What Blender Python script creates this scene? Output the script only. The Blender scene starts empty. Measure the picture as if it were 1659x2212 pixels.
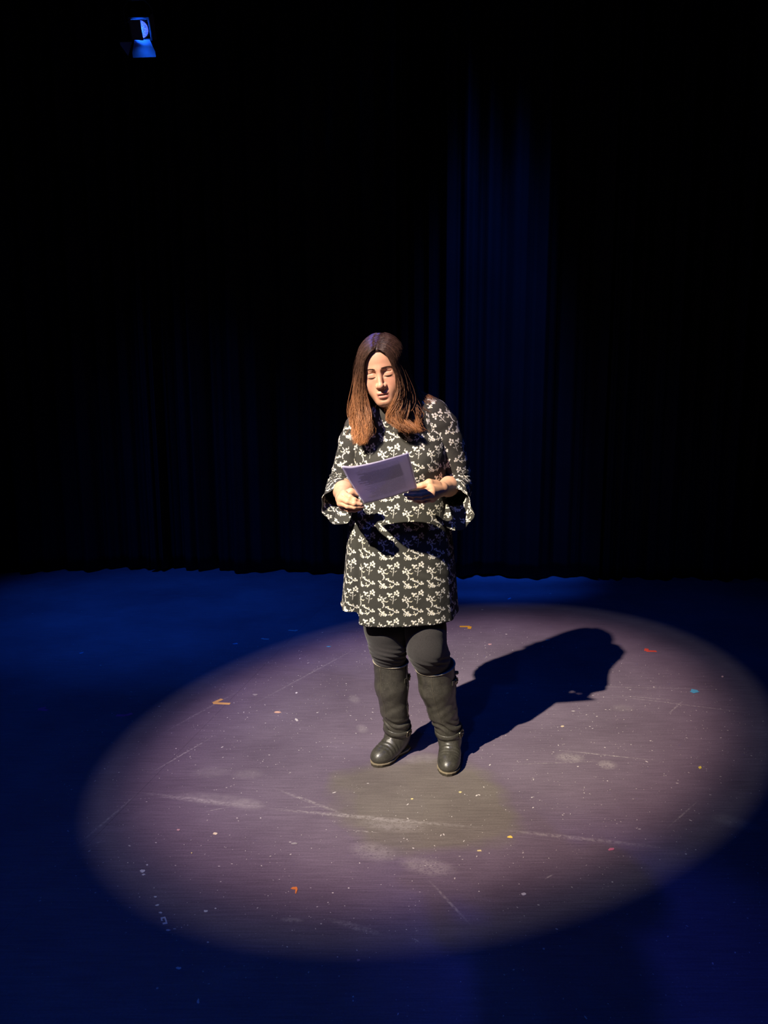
import bpy, math, random
import numpy as np
from mathutils import Vector, Matrix

random.seed(7)
rng = np.random.default_rng(7)
scene = bpy.context.scene
COL = scene.collection
PI = math.pi

# ------------------------------------------------------------------ camera, world, lights
CAM_H, PITCH, FPX = 1.45, math.radians(9.5), 1640.0
cam_d = bpy.data.cameras.new('camera')
cam = bpy.data.objects.new('camera', cam_d)
COL.objects.link(cam)
cam.location = (0, 0, CAM_H)
cam.rotation_euler = (PI / 2 - PITCH, 0, 0)
cam_d.sensor_fit = 'HORIZONTAL'
cam_d.sensor_width = 36.0
cam_d.lens = 36.0 * FPX / 1659.0
cam_d.clip_end = 60
scene.camera = cam
scene.view_settings.view_transform = 'Standard'
scene.view_settings.look = 'None'
scene.view_settings.gamma = 1
scene.view_settings.exposure = 0.0
scene.view_settings.use_curve_mapping = False

world = bpy.data.worlds.new('world')
scene.world = world
world.use_nodes = True
world.node_tree.nodes['Background'].inputs[0].default_value = (0.0, 0.02, 0.10, 1)
world.node_tree.nodes['Background'].inputs[1].default_value = 0.0


def aim(ob, target):
    d = Vector(target) - ob.location
    ob.rotation_euler = d.to_track_quat('-Z', 'Y').to_euler()


def spot(name, loc, target, power, color, cone_deg, blend, radius=0.05):
    l = bpy.data.lights.new(name, 'SPOT')
    l.energy = power
    l.color = color
    l.spot_size = math.radians(cone_deg)
    l.spot_blend = blend
    l.shadow_soft_size = radius
    o = bpy.data.objects.new(name, l)
    COL.objects.link(o)
    o.location = loc
    aim(o, target)
    return o


# profile spotlight from the front left, high up: the hard pool on the stage
KEY_HALF = 9.55
key = spot('key_spotlight', (-2.96, -0.89, 5.35), (0.21, 3.12, 0.0), 4600, (1.0, 0.92, 0.78), 2 * KEY_HALF, 0.012, 0.045)
kn = key.data
kn.use_nodes = True
nt = kn.node_tree
em = nt.nodes['Emission']
tc = nt.nodes.new('ShaderNodeTexCoord')
KS = math.sin(math.radians(KEY_HALF))


def key_math(op, a, b=None):
    o = nt.nodes.new('ShaderNodeMath'); o.operation = op
    for i, v_ in enumerate((a, b)):
        if isinstance(v_, (int, float)): o.inputs[i].default_value = v_
        elif v_ is not None: nt.links.new(v_, o.inputs[i])
    return o.outputs[0]


def key_radius(cx, cy):
    """distance from a point of the beam's cross-section, 1 = beam edge"""
    vm = nt.nodes.new('ShaderNodeVectorMath'); vm.operation = 'MULTIPLY_ADD'
    nt.links.new(tc.outputs['Normal'], vm.inputs[0])
    vm.inputs[1].default_value = (1 / KS, 1 / KS, 0); vm.inputs[2].default_value = (-cx, -cy, 0)
    ln = nt.nodes.new('ShaderNodeVectorMath'); ln.operation = 'LENGTH'
    nt.links.new(vm.outputs[0], ln.inputs[0])
    return ln.outputs['Value']


rp = nt.nodes.new('ShaderNodeValToRGB')                      # soft-edged lens: dimmer, coloured rim
nt.links.new(key_radius(0, 0), rp.inputs[0])
cr = rp.color_ramp
cr.interpolation = 'B_SPLINE'
cr.elements[0].position = 0.0; cr.elements[0].color = (1.0, 1.0, 1.0, 1)
cr.elements[1].position = 1.0; cr.elements[1].color = (0.105, 0.125, 0.150, 1)
for p_, c_ in ((0.50, (1.0, 0.99, 0.98)), (0.68, (0.95, 0.88, 0.97)), (0.80, (0.66, 0.55, 0.66)), (0.89, (0.22, 0.20, 0.24)), (0.95, (0.105, 0.115, 0.130))):
    e_ = cr.elements.new(p_); e_.color = (*c_, 1)
# the lens fringes violet on one side and amber on the other
fr_s = nt.nodes.new('ShaderNodeSeparateXYZ'); nt.links.new(tc.outputs['Normal'], fr_s.inputs[0])
fr_m = nt.nodes.new('ShaderNodeMapRange'); nt.links.new(fr_s.outputs[0], fr_m.inputs[0])
fr_m.inputs[1].default_value = -KS; fr_m.inputs[2].default_value = KS
fr_c = nt.nodes.new('ShaderNodeMix'); fr_c.data_type = 'RGBA'
fr_c.inputs[6].default_value = (0.93, 0.92, 1.16, 1); fr_c.inputs[7].default_value = (1.08, 1.03, 0.80, 1)
nt.links.new(fr_m.outputs[0], fr_c.inputs[0])
fr_x = nt.nodes.new('ShaderNodeMix'); fr_x.data_type = 'RGBA'; fr_x.blend_type = 'MULTIPLY'; fr_x.inputs[0].default_value = 1.0
nt.links.new(rp.outputs[0], fr_x.inputs[6]); nt.links.new(fr_c.outputs[2], fr_x.inputs[7])
nt.links.new(fr_x.outputs[2], em.inputs['Color'])
KEY_HOT = (0.10, 0.30)                                       # lamp set a little off the optical axis
hot = key_math('POWER', key_radius(*KEY_HOT), 2.0)
hot = key_math('EXPONENT', key_math('MULTIPLY', hot, -1.2))
nt.links.new(key_math('MULTIPLY_ADD', hot, 0.68), em.inputs['Strength'])
em.inputs['Strength'].links[0].from_node.inputs[2].default_value = 0.42

BLUE = (0.010, 0.125, 1.0)
spot('blue_wash_upstage', (-2.2, 3.9, 5.6), (-1.35, 5.02, 0), 560, BLUE, 36, 1.0, 0.10)
spot('blue_wash_downstage', (-1.3, -1.6, 5.6), (-1.0, 1.35, 0), 320, BLUE, 52, 1.0, 0.10)
spot('blue_wash_left', (-4.4, 1.0, 5.4), (-2.0, 3.9, 0), 150, BLUE, 34, 1.0, 0.10)
spot('blue_wash_center', (1.6, 0.2, 5.7), (0.9, 4.6, 0), 150, BLUE, 40, 1.0, 0.10)
spot('blue_curtain_light', (0.70, 4.75, 5.9), (0.78, 5.70, 0.4), 1300, BLUE, 19, 1.0, 0.10)
spot('blue_back_light', (-1.2, 5.1, 4.9), (0.0, 2.8, 1.5), 230, (0.06, 0.08, 1.0), 13, 0.9, 0.10)

# ------------------------------------------------------------------ camera geometry helpers (pixel of the photograph -> point in the place)
CP, SP = math.cos(PITCH), math.sin(PITCH)


def ray(x, y):
    dx, dy = (x - 829.5) / FPX, -(y - 1106.0) / FPX
    return np.array([dx, CP + dy * SP, -SP + dy * CP])


def at(x, y, Y):
    d = ray(x, y)
    return np.array([0, 0, CAM_H]) + d * (Y / d[1])


def fl(x, y, z=0.0):
    d = ray(x, y)
    return np.array([0, 0, CAM_H]) + d * ((z - CAM_H) / d[2])


# ------------------------------------------------------------------ node helpers
def new_mat(name):
    m = bpy.data.materials.new(name)
    m.use_nodes = True
    n = m.node_tree
    return m, n, n.nodes['Principled BSDF']


def nd(n, typ, **kw):
    o = n.nodes.new(typ)
    for k, v in kw.items():
        setattr(o, k, v)
    return o


def mth(n, op, a, b=None, clamp=False):
    o = n.nodes.new('ShaderNodeMath')
    o.operation = op
    o.use_clamp = clamp
    for i, v in enumerate((a, b)):
        if v is None:
            continue
        if isinstance(v, (int, float)):
            o.inputs[i].default_value = v
        else:
            n.links.new(v, o.inputs[i])
    return o.outputs[0]


def mixc(n, f, a, b, mode='MIX'):
    o = n.nodes.new('ShaderNodeMix')
    o.data_type = 'RGBA'
    o.blend_type = mode
    for i, v in ((0, f), (6, a), (7, b)):
        if isinstance(v, (int, float)):
            o.inputs[i].default_value = v
        elif isinstance(v, tuple):
            o.inputs[i].default_value = (*v[:3], 1)
        else:
            n.links.new(v, o.inputs[i])
    return o.outputs[2]


def ramp(n, f, stops, interp='LINEAR'):
    o = n.nodes.new('ShaderNodeValToRGB')
    n.links.new(f, o.inputs[0])
    r = o.color_ramp
    r.interpolation = interp
    while len(r.elements) < len(stops):
        r.elements.new(0.5)
    for e, (p, c) in zip(r.elements, stops):
        e.position = p
        e.color = (c, c, c, 1) if isinstance(c, (int, float)) else (*c, 1)
    return o.outputs[0]


def mr(n, v, a, b, c=0.0, d=1.0):
    o = n.nodes.new('ShaderNodeMapRange')
    o.clamp = True
    n.links.new(v, o.inputs[0])
    for i, q in zip((1, 2, 3, 4), (a, b, c, d)):
        o.inputs[i].default_value = q
    return o.outputs[0]


def noise(n, vec, scale, detail=3, rough=0.5, dist=0.0):
    o = nd(n, 'ShaderNodeTexNoise')
    o.inputs['Scale'].default_value = scale
    o.inputs['Detail'].default_value = detail
    o.inputs['Roughness'].default_value = rough
    o.inputs['Distortion'].default_value = dist
    if vec is not None:
        n.links.new(vec, o.inputs['Vector'])
    return o.outputs[0]


def bump(n, bsdf, h, strength=0.3, dist=0.002):
    b = nd(n, 'ShaderNodeBump')
    b.inputs['Strength'].default_value = strength
    b.inputs['Distance'].default_value = dist
    n.links.new(h, b.inputs['Height'])
    n.links.new(b.outputs[0], bsdf.inputs['Normal'])


def simple(name, col, rough=0.6, spec=0.3, metal=0.0, var=0.15, scale=40.0):
    m, n, b = new_mat(name)
    t = nd(n, 'ShaderNodeTexCoord')
    nz = noise(n, t.outputs['Object'], scale)
    lo = tuple(c * (1 - var) for c in col)
    hi = tuple(min(1, c * (1 + var)) for c in col)
    n.links.new(mixc(n, nz, lo, hi), b.inputs['Base Color'])
    b.inputs['Roughness'].default_value = rough
    b.inputs['Specular IOR Level'].default_value = spec
    b.inputs['Metallic'].default_value = metal
    return m


# ------------------------------------------------------------------ object helpers
def link(o, parent=None, label=None, cat=None, group=None, kind=None):
    COL.objects.link(o)
    if parent is not None:
        o.parent = parent
    if label: o['label'] = label
    if cat: o['category'] = cat
    if group: o['group'] = group
    if kind: o['kind'] = kind
    return o


def mesh_obj(name, verts, faces, mat, parent=None, smooth=True, uv=None, colors=None, **kw):
    me = bpy.data.meshes.new(name)
    verts = np.asarray(verts, dtype=np.float32)
    if isinstance(faces, np.ndarray):
        nf, k = faces.shape
        me.vertices.add(len(verts))
        me.vertices.foreach_set('co', verts.ravel())
        me.loops.add(nf * k)
        me.loops.foreach_set('vertex_index', faces.astype(np.int32).ravel())
        me.polygons.add(nf)
        me.polygons.foreach_set('loop_start', np.arange(0, nf * k, k, dtype=np.int32))
        me.polygons.foreach_set('loop_total', np.full(nf, k, dtype=np.int32))
        me.update(calc_edges=True)
    else:
        me.from_pydata([tuple(map(float, v)) for v in verts], [], faces)
    me.validate()
    if uv is not None:                                   # uv given per vertex or per loop
        l = me.uv_layers.new(name='UVMap')
        uv = np.asarray(uv, dtype=np.float32)
        if len(uv) == len(verts) and len(uv) != len(me.loops):
            idx = np.empty(len(me.loops), dtype=np.int32)
            me.loops.foreach_get('vertex_index', idx)
            uv = uv[idx]
        l.data.foreach_set('uv', uv.ravel())
    if colors is not None:
        a = me.color_attributes.new('Col', 'FLOAT_COLOR', 'POINT')
        c = np.ones((len(verts), 4), dtype=np.float32)
        c[:, :3] = colors
        a.data.foreach_set('color', c.ravel())
    me.polygons.foreach_set('use_smooth', np.full(len(me.polygons), smooth))
    me.materials.append(mat)
    o = bpy.data.objects.new(name, me)
    return link(o, parent, **kw)


def empty(name, loc, **kw):
    o = bpy.data.objects.new(name, None)
    o.location = loc
    o.empty_display_size = 0.1
    return link(o, None, **kw)


class MB:
    """collects boxes, prisms and tubes into one mesh"""
    def __init__(s):
        s.v, s.f = [], []

    def add(s, vs, fs):
        k = len(s.v)
        s.v += [tuple(map(float, p)) for p in vs]
        s.f += [tuple(i + k for i in f) for f in fs]
        return s

    def box(s, c, h, R=None):
        R = np.eye(3) if R is None else np.asarray(R)
        vs = [np.asarray(c) + R @ (np.array([x, y, z]) * h) for x in (-1, 1) for y in (-1, 1) for z in (-1, 1)]
        return s.add(vs, [(0, 1, 3, 2), (4, 6, 7, 5), (0, 4, 5, 1), (2, 3, 7, 6), (0, 2, 6, 4), (1, 5, 7, 3)])

    def prism(s, pts, h, M=None):
        """outline pts (x, y) extruded from z=0 to h, then moved by 4x4 M"""
        n = len(pts)
        vs = [np.array([x, y, 0.0]) for x, y in pts] + [np.array([x, y, h]) for x, y in pts]
        if M is not None:
            vs = [np.asarray(M @ Vector(v)) for v in vs]
        return s.add(vs, [tuple(range(n))[::-1], tuple(range(n, 2 * n))] + [(i, (i + 1) % n, n + (i + 1) % n, n + i) for i in range(n)])

    def tube(s, path, r, sides=8, closed=False):
        path = np.asarray(path, float)
        n = len(path)
        rr = np.full(n, r) if np.isscalar(r) else np.asarray(r)
        if closed:
            tg = np.roll(path, -1, 0) - np.roll(path, 1, 0)
        else:
            tg = np.gradient(path, axis=0)
        tg /= np.linalg.norm(tg, axis=1)[:, None] + 1e-12
        up = np.array([0.13, 0.21, 0.97])
        vs = []
        for p, t, q in zip(path, tg, rr):
            a = np.cross(t, up)
            if np.linalg.norm(a) < 0.1: a = np.cross(t, [1, 0, 0])
            a /= np.linalg.norm(a)
            b = np.cross(t, a)
            vs += [p + q * (a * math.cos(2 * PI * i / sides) + b * math.sin(2 * PI * i / sides)) for i in range(sides)]
        fs = []
        for j in range(n if closed else n - 1):
            k = (j + 1) % n
            fs += [(j * sides + i, j * sides + (i + 1) % sides, k * sides + (i + 1) % sides, k * sides + i) for i in range(sides)]
        if not closed:
            fs += [tuple(range(sides))[::-1], tuple((n - 1) * sides + i for i in range(sides))]
        return s.add(vs, fs)

    def build(s, name, mat, parent=None, smooth=False, **kw):
        return mesh_obj(name, s.v, s.f, mat, parent, smooth, **kw)


def catmull(P, n):
    P = np.asarray(P, float)
    Q = np.vstack([2 * P[0] - P[1], P, 2 * P[-1] - P[-2]])
    t = np.linspace(0, len(P) - 1 - 1e-9, n)
    i = t.astype(int)
    u = (t - i)[:, None]
    a, b, c, d = Q[i], Q[i + 1], Q[i + 2], Q[i + 3]
    return 0.5 * (2 * b + (c - a) * u + (2 * a - 5 * b + 4 * c - d) * u ** 2 + (3 * b - a - 3 * c + d) * u ** 3)


# ------------------------------------------------------------------ implicit surfaces (for the body, leggings and boots)
def smin(a, b, k):
    h = np.clip(0.5 + 0.5 * (b - a) / k, 0, 1)
    return b + (a - b) * h - k * h * (1 - h)


def smax(a, b, k):
    return -smin(-a, -b, k)


def ell(p, c, r):
    q = (p - np.asarray(c)) / np.asarray(r)
    k0 = np.sqrt((q * q).sum(1)) + 1e-9
    k1 = np.sqrt(((q / np.asarray(r)) ** 2).sum(1)) + 1e-9
    return k0 * (k0 - 1) / k1


def cone(p, a, b, ra, rb):
    a, b = np.asarray(a, float), np.asarray(b, float)
    ba = b - a
    h = np.clip(((p - a) @ ba) / (ba @ ba), 0, 1)
    d = p - a - h[:, None] * ba
    return np.sqrt((d * d).sum(1)) - (ra + (rb - ra) * h)


def chain(p, pts, rs, k=0.004):
    d = None
    for i in range(len(pts) - 1):
        e = cone(p, pts[i], pts[i + 1], rs[i], rs[i + 1])
        d = e if d is None else smin(d, e, k)
    return d


def nets(f, xs, ys, zs, B=8):
    ax = [np.asarray(a, float) for a in (xs, ys, zs)]
    nb = [(len(a) - 1) // B for a in ax]
    ax = [a[:n * B + 1] for a, n in zip(ax, nb)]
    sh = tuple(len(a) for a in ax)
    ce = [0.5 * (a[:-1:B] + a[B::B]) for a in ax]
    hw = [0.5 * (a[B::B] - a[:-1:B]) for a in ax]
    g = np.stack(np.meshgrid(*ce, indexing='ij'), -1).reshape(-1, 3)
    r = np.sqrt(sum(q ** 2 for q in np.meshgrid(*hw, indexing='ij'))).ravel()
    keep = np.abs(f(g)) < r * 1.35 + 0.004
    bi = np.stack(np.unravel_index(np.nonzero(keep)[0], nb), -1)
    V = np.full(sh, 1.0, np.float32)
    mk = np.zeros(sh, bool)
    for i, j, k in bi * B:
        mk[i:i + B + 1, j:j + B + 1, k:k + B + 1] = True
    pi = np.stack(np.nonzero(mk), -1)
    val = np.empty(len(pi), np.float32)
    for s in range(0, len(pi), 500000):
        q = pi[s:s + 500000]
        val[s:s + 500000] = f(np.stack([ax[0][q[:, 0]], ax[1][q[:, 1]], ax[2][q[:, 2]]], -1))
    V[pi[:, 0], pi[:, 1], pi[:, 2]] = val
    lc = np.stack(np.meshgrid(*[np.arange(B)] * 3, indexing='ij'), -1).reshape(-1, 3)
    cells = (bi[:, None, :] * B + lc[None]).reshape(-1, 3)
    offs = np.array([(a, b, c) for a in (0, 1) for b in (0, 1) for c in (0, 1)])
    cv = np.stack([V[cells[:, 0] + o[0], cells[:, 1] + o[1], cells[:, 2] + o[2]] for o in offs], -1)
    neg = cv < 0
    act = neg.any(1) & ~neg.all(1)
    cells, cv = cells[act], cv[act]
    pos = np.stack([np.stack([ax[d][cells[:, d] + o[d]] for d in range(3)], -1) for o in offs], 1)
    acc = np.zeros((len(cells), 3)); cnt = np.zeros(len(cells))
    for a in range(8):
        for b in range(a + 1, 8):
            if np.abs(offs[a] - offs[b]).sum() != 1:
                continue
            m = (cv[:, a] < 0) != (cv[:, b] < 0)
            t = cv[m, a] / (cv[m, a] - cv[m, b])
            acc[m] += pos[m, a] + t[:, None] * (pos[m, b] - pos[m, a])
            cnt[m] += 1
    verts = acc / cnt[:, None]
    idx = np.full(sh, -1, np.int32)
    idx[cells[:, 0], cells[:, 1], cells[:, 2]] = np.arange(len(cells))
    faces = []
    for d in range(3):
        e = np.zeros(3, int); e[d] = 1
        c1 = np.zeros(3, int); c1[(d + 1) % 3] = 1
        c2 = np.zeros(3, int); c2[(d + 2) % 3] = 1
        ia = int(np.nonzero((offs == e).all(1))[0][0])
        m = ((cv[:, 0] < 0) != (cv[:, ia] < 0)) & (cells[:, (d + 1) % 3] > 0) & (cells[:, (d + 2) % 3] > 0)
        c = cells[m]
        q = [idx[tuple((c - o).T)] for o in (0 * e, c1, c1 + c2, c2)]
        q = np.stack(q, -1)
        fl_ = cv[m, 0] > 0
        q[fl_] = q[fl_][:, ::-1]
        faces.append(q[(q >= 0).all(1)])
    faces = np.concatenate(faces)
    for _ in range(2):
        d0 = f(verts)
        gr = np.stack([f(verts + np.eye(3)[i] * 0.0006) - d0 for i in range(3)], -1) / 0.0006
        gr /= np.maximum((gr * gr).sum(1), 0.25)[:, None]
        st = d0[:, None] * gr
        ln = np.linalg.norm(st, axis=1)[:, None]
        verts = verts - st * np.minimum(1, 0.0012 / np.maximum(ln, 1e-9))
    return verts, faces


def axis(segs):
    """non-uniform sampling: [(start, stop, step), ...]"""
    return np.concatenate([np.arange(a, b - 1e-9, s) for a, b, s in segs])


# ------------------------------------------------------------------ materials
def mat_floor():
    m, n, b = new_mat('painted_stage_floor')
    geo = nd(n, 'ShaderNodeNewGeometry')
    P = geo.outputs['Position']
    st = nd(n, 'ShaderNodeMapping'); st.inputs['Scale'].default_value = (1.2, 26, 1)
    n.links.new(P, st.inputs['Vector'])
    streak = noise(n, st.outputs[0], 6.0, 5, 0.65)
    big = noise(n, P, 1.6, 4, 0.6)
    fine = noise(n, P, 160.0, 2, 0.6)
    col = mixc(n, mr(n, big, 0.3, 0.7), (0.124, 0.094, 0.126), (0.184, 0.145, 0.186))
    col = mixc(n, 0.45, col, ramp(n, streak, [(0.3, (0.3, 0.3, 0.3)), (0.7, (0.75, 0.75, 0.75))]), 'OVERLAY')
    col = mixc(n, 0.25, col, ramp(n, fine, [(0.3, (0.3, 0.3, 0.3)), (0.7, (0.7, 0.7, 0.7))]), 'OVERLAY')

    BZ = {60: noise(n, P, 75.0, 3, 0.7), 45: noise(n, P, 42.0, 4, 0.75), 99: None}
    vt = nd(n, 'ShaderNodeTexVoronoi', feature='DISTANCE_TO_EDGE'); vt.inputs['Scale'].default_value = 95
    n.links.new(P, vt.inputs['Vector'])
    BZ[99] = mth(n, 'SUBTRACT', mth(n, 'MULTIPLY', BZ[45], 1.15), mth(n, 'MULTIPLY', vt.outputs['Distance'], 0.9))

    def mark(c, ang, hx, hy, soft, amount, tint, breakup=None, thr=(0.35, 0.6)):
        """worn or dusty mark: rounded box on the floor, broken up by noise"""
        nonlocal col
        mp = nd(n, 'ShaderNodeMapping', vector_type='TEXTURE')
        mp.inputs['Location'].default_value = (c[0], c[1], 0)
        mp.inputs['Rotation'].default_value = (0, 0, ang)
        mp.inputs['Scale'].default_value = (hx, hy, 1e6)
        n.links.new(P, mp.inputs['Vector'])
        le = nd(n, 'ShaderNodeVectorMath', operation='LENGTH')
        n.links.new(mp.outputs[0], le.inputs[0])
        f = mr(n, le.outputs['Value'], 1.0, max(0.0, 1 - soft), 0.0, amount)
        f = mth(n, 'MULTIPLY', f, mr(n, BZ[breakup], thr[0], thr[1]))
        col = mixc(n, f, col, tint)

    # olive patch round the feet: camera tone shift put into the colour, wandering outline
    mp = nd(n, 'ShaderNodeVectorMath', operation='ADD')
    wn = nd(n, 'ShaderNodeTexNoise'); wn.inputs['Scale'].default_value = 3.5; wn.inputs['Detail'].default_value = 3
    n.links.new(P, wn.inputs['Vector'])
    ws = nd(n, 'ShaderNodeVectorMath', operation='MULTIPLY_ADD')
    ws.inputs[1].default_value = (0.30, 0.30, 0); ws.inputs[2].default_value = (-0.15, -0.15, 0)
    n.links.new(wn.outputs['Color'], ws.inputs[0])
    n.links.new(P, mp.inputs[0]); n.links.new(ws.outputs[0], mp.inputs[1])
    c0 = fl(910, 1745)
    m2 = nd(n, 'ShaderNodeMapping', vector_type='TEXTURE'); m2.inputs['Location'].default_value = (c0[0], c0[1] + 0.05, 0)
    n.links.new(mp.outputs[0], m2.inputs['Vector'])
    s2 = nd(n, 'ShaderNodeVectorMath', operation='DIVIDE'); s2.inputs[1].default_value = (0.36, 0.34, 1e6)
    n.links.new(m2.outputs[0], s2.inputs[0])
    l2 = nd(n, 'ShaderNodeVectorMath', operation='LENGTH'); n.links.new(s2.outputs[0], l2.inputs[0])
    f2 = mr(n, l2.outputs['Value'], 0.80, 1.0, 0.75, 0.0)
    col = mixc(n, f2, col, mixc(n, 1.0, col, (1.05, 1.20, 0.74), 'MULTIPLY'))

    dust = (0.42, 0.38, 0.37)
    def seg(p, q, w, amount=0.5, tint=dust, br=60, thr=(0.4, 0.62)):
        a, c = fl(*p)[:2], fl(*q)[:2]
        d = c - a
        mark((a + c) / 2, math.atan2(d[1], d[0]), np.linalg.norm(d) / 2, w, 0.6, amount, tint, br, thr)
    # scratches and seams of dust
    for p, q, w, am in [((300, 1712), (560, 1745), .018, .35), ((560, 1745), (1060, 1790), .014, .4), ((1060, 1790), (1480, 1836), .014, .3),
                        ((590, 1702), (760, 1765), .010, .35), ((318, 1674), (462, 1590), .005, .6), ((345, 1587), (520, 1490), .008, .35),
                        ((540, 1525), (780, 1395), .007, .35), ((160, 1832), (300, 1712), .006, .45), ((170, 1831), (232, 1815), .004, .4),
                        ((920, 1895), (1022, 2004), .006, .4), ((1184, 1618), (1440, 1645), .005, .5), ((1090, 1652), (1330, 1643), .005, .3),
                        ((1300, 1500), (1659, 1545), .006, .35), ((1100, 1478), (1650, 1492), .005, .3), ((1440, 1790), (1508, 1730), .004, .7),
                        ((640, 1745), (720, 1740), .004, .4), ((440, 1754), (500, 1742), .004, .5), ((700, 1983), (830, 2020), .014, .35),
                        ((600, 1985), (660, 1990), .012, .3), ((1335, 1502), (1480, 1515), .006, .3), ((1440, 1545), (1480, 1510), .005, .45),
                        ((745, 1792), (830, 1800), .004, .5), ((1175, 1900), (1196, 1888), .003, .7), ((890, 2025), (908, 2037), .003, .5)]:
        seg(p, q, w, min(.85, am * 1.5))
    # dusty footprints
    for p, hx, hy, ang, am in [((470, 1727), .20, .045, -.20, .30), ((535, 1738), .07, .04, -.3, .30), ((1231, 1636), .065, .045, -.1, .55),
                               ((1312, 1652), .045, .04, .5, .60), ((1590, 1777), .09, .045, -.5, .35), ((805, 1840), .085, .055, -.35, .42),
                               ((925, 1872), .10, .050, -.30, .48), ((848, 1782), .13, .045, -.15, .42), ((765, 1510), .03, .06, .3, .30),
                               ((782, 1574), .028, .05, .2, .35), ((455, 1668), .09, .05, .1, .18), ((535, 1672), .07, .045, .1, .2),
                               ((910, 1640), .09, .05, .15, .25), ((1345, 1530), .06, .05, .2, .22), ((60, 1880), .10, .045, .3, .10), ((110, 1930), .06, .04, .3, .12),
                               ((455, 2115), .14, .05, .3, .08), ((680, 2110), .03, .05, .4, .09)]:
        c = fl(*p)
        mark(c, ang, hx, hy, 0.55, am * 0.85, dust, 99 if am > .4 else 45, (0.22, 0.62))
    # dried paint specks
    vo = nd(n, 'ShaderNodeTexVoronoi'); vo.inputs['Scale'].default_value = 34
    n.links.new(P, vo.inputs['Vector'])
    vs = nd(n, 'ShaderNodeSeparateColor'); n.links.new(vo.outputs['Color'], vs.inputs[0])
    sp = mth(n, 'MULTIPLY', mth(n, 'LESS_THAN', vo.outputs['Distance'], 0.055), mth(n, 'GREATER_THAN', vs.outputs[0], 0.80))
    col = mixc(n, mth(n, 'MULTIPLY', sp, 0.75), col, (0.50, 0.46, 0.42))
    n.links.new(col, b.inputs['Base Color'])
    n.links.new(mr(n, big, 0.2, 0.8, 0.50, 0.66), b.inputs['Roughness'])
    b.inputs['Specular IOR Level'].default_value = 0.18
    bump(n, b, mth(n, 'ADD', streak, fine), 0.25, 0.0012)
    return m


def mat_velvet():
    m, n, b = new_mat('black_velour')
    t = nd(n, 'ShaderNodeTexCoord')
    nz = noise(n, t.outputs['Object'], 3.0, 4)
    n.links.new(mixc(n, nz, (0.012, 0.012, 0.014), (0.028, 0.027, 0.030)), b.inputs['Base Color'])
    b.inputs['Roughness'].default_value = 0.95
    b.inputs['Specular IOR Level'].default_value = 0.05
    return m


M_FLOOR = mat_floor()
M_VELVET = mat_velvet()
M_WALL = simple('black_painted_wall', (0.012, 0.012, 0.013), 0.9, 0.1)

# ------------------------------------------------------------------ the setting
flo = MB().box((0, 2.0, -0.026), (6.0, 6.0, 0.02)).build('floor', M_WALL, label='black stage deck under the floor panels', kind='structure')
# hardboard panels laid over the deck, with narrow joints
ANG = math.radians(-11.5)
ca_, sa_ = math.cos(ANG), math.sin(ANG)
o0 = fl(300, 1712)
me_panel = None
PW, PH = 2.44, 1.22
for i in range(-3, 4):
    for j in range(-6, 6):
        cx, cy = (i + 0.5 + (0.0 if j % 2 == 0 else 0.0)) * PW, (j + 0.5) * PH
        wx, wy = o0[0] + cx * ca_ - cy * sa_, o0[1] + cx * sa_ + cy * ca_
        if not (-5.2 < wx < 5.2 and -2.6 < wy < 7.0):
            continue
        if me_panel is None:
            p0 = MB()
            hx, hy, bv = PW / 2 - 0.00015, PH / 2 - 0.00015, 0.0004
            vs = [(-hx, -hy, -0.006), (hx, -hy, -0.006), (hx, hy, -0.006), (-hx, hy, -0.006), (-hx, -hy, -bv), (hx, -hy, -bv), (hx, hy, -bv), (-hx, hy, -bv),
                  (-hx + bv, -hy + bv, 0), (hx - bv, -hy + bv, 0), (hx - bv, hy - bv, 0), (-hx + bv, hy - bv, 0)]
            fs = [(3, 2, 1, 0), (8, 9, 10, 11)] + [(k, (k + 1) % 4, 4 + (k + 1) % 4, 4 + k) for k in range(4)] + [(4 + k, 4 + (k + 1) % 4, 8 + (k + 1) % 4, 8 + k) for k in range(4)]
            p0.add(vs, fs)
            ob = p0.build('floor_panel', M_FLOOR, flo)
            me_panel = ob.data
        else:
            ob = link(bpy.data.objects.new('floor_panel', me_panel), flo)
        ob.location = (wx, wy, 0)
        ob.rotation_euler = (0, 0, ANG)
MB().box((0, 7.05, 3.1), (6.0, 0.05, 3.15)).build('wall_back', M_WALL, kind='structure', label='black back wall hidden behind the stage curtains')
MB().box((-6.05, 2.0, 3.1), (0.05, 6.0, 3.15)).build('wall_left', M_WALL, kind='structure', label='black side wall at stage left in darkness')
MB().box((6.05, 2.0, 3.1), (0.05, 6.0, 3.15)).build('wall_right', M_WALL, kind='structure', label='black side wall at stage right in darkness')
MB().box((0, 2.0, 6.3), (6.0, 6.0, 0.05)).build('ceiling', M_WALL, kind='structure', label='black ceiling high above the stage')


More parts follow.
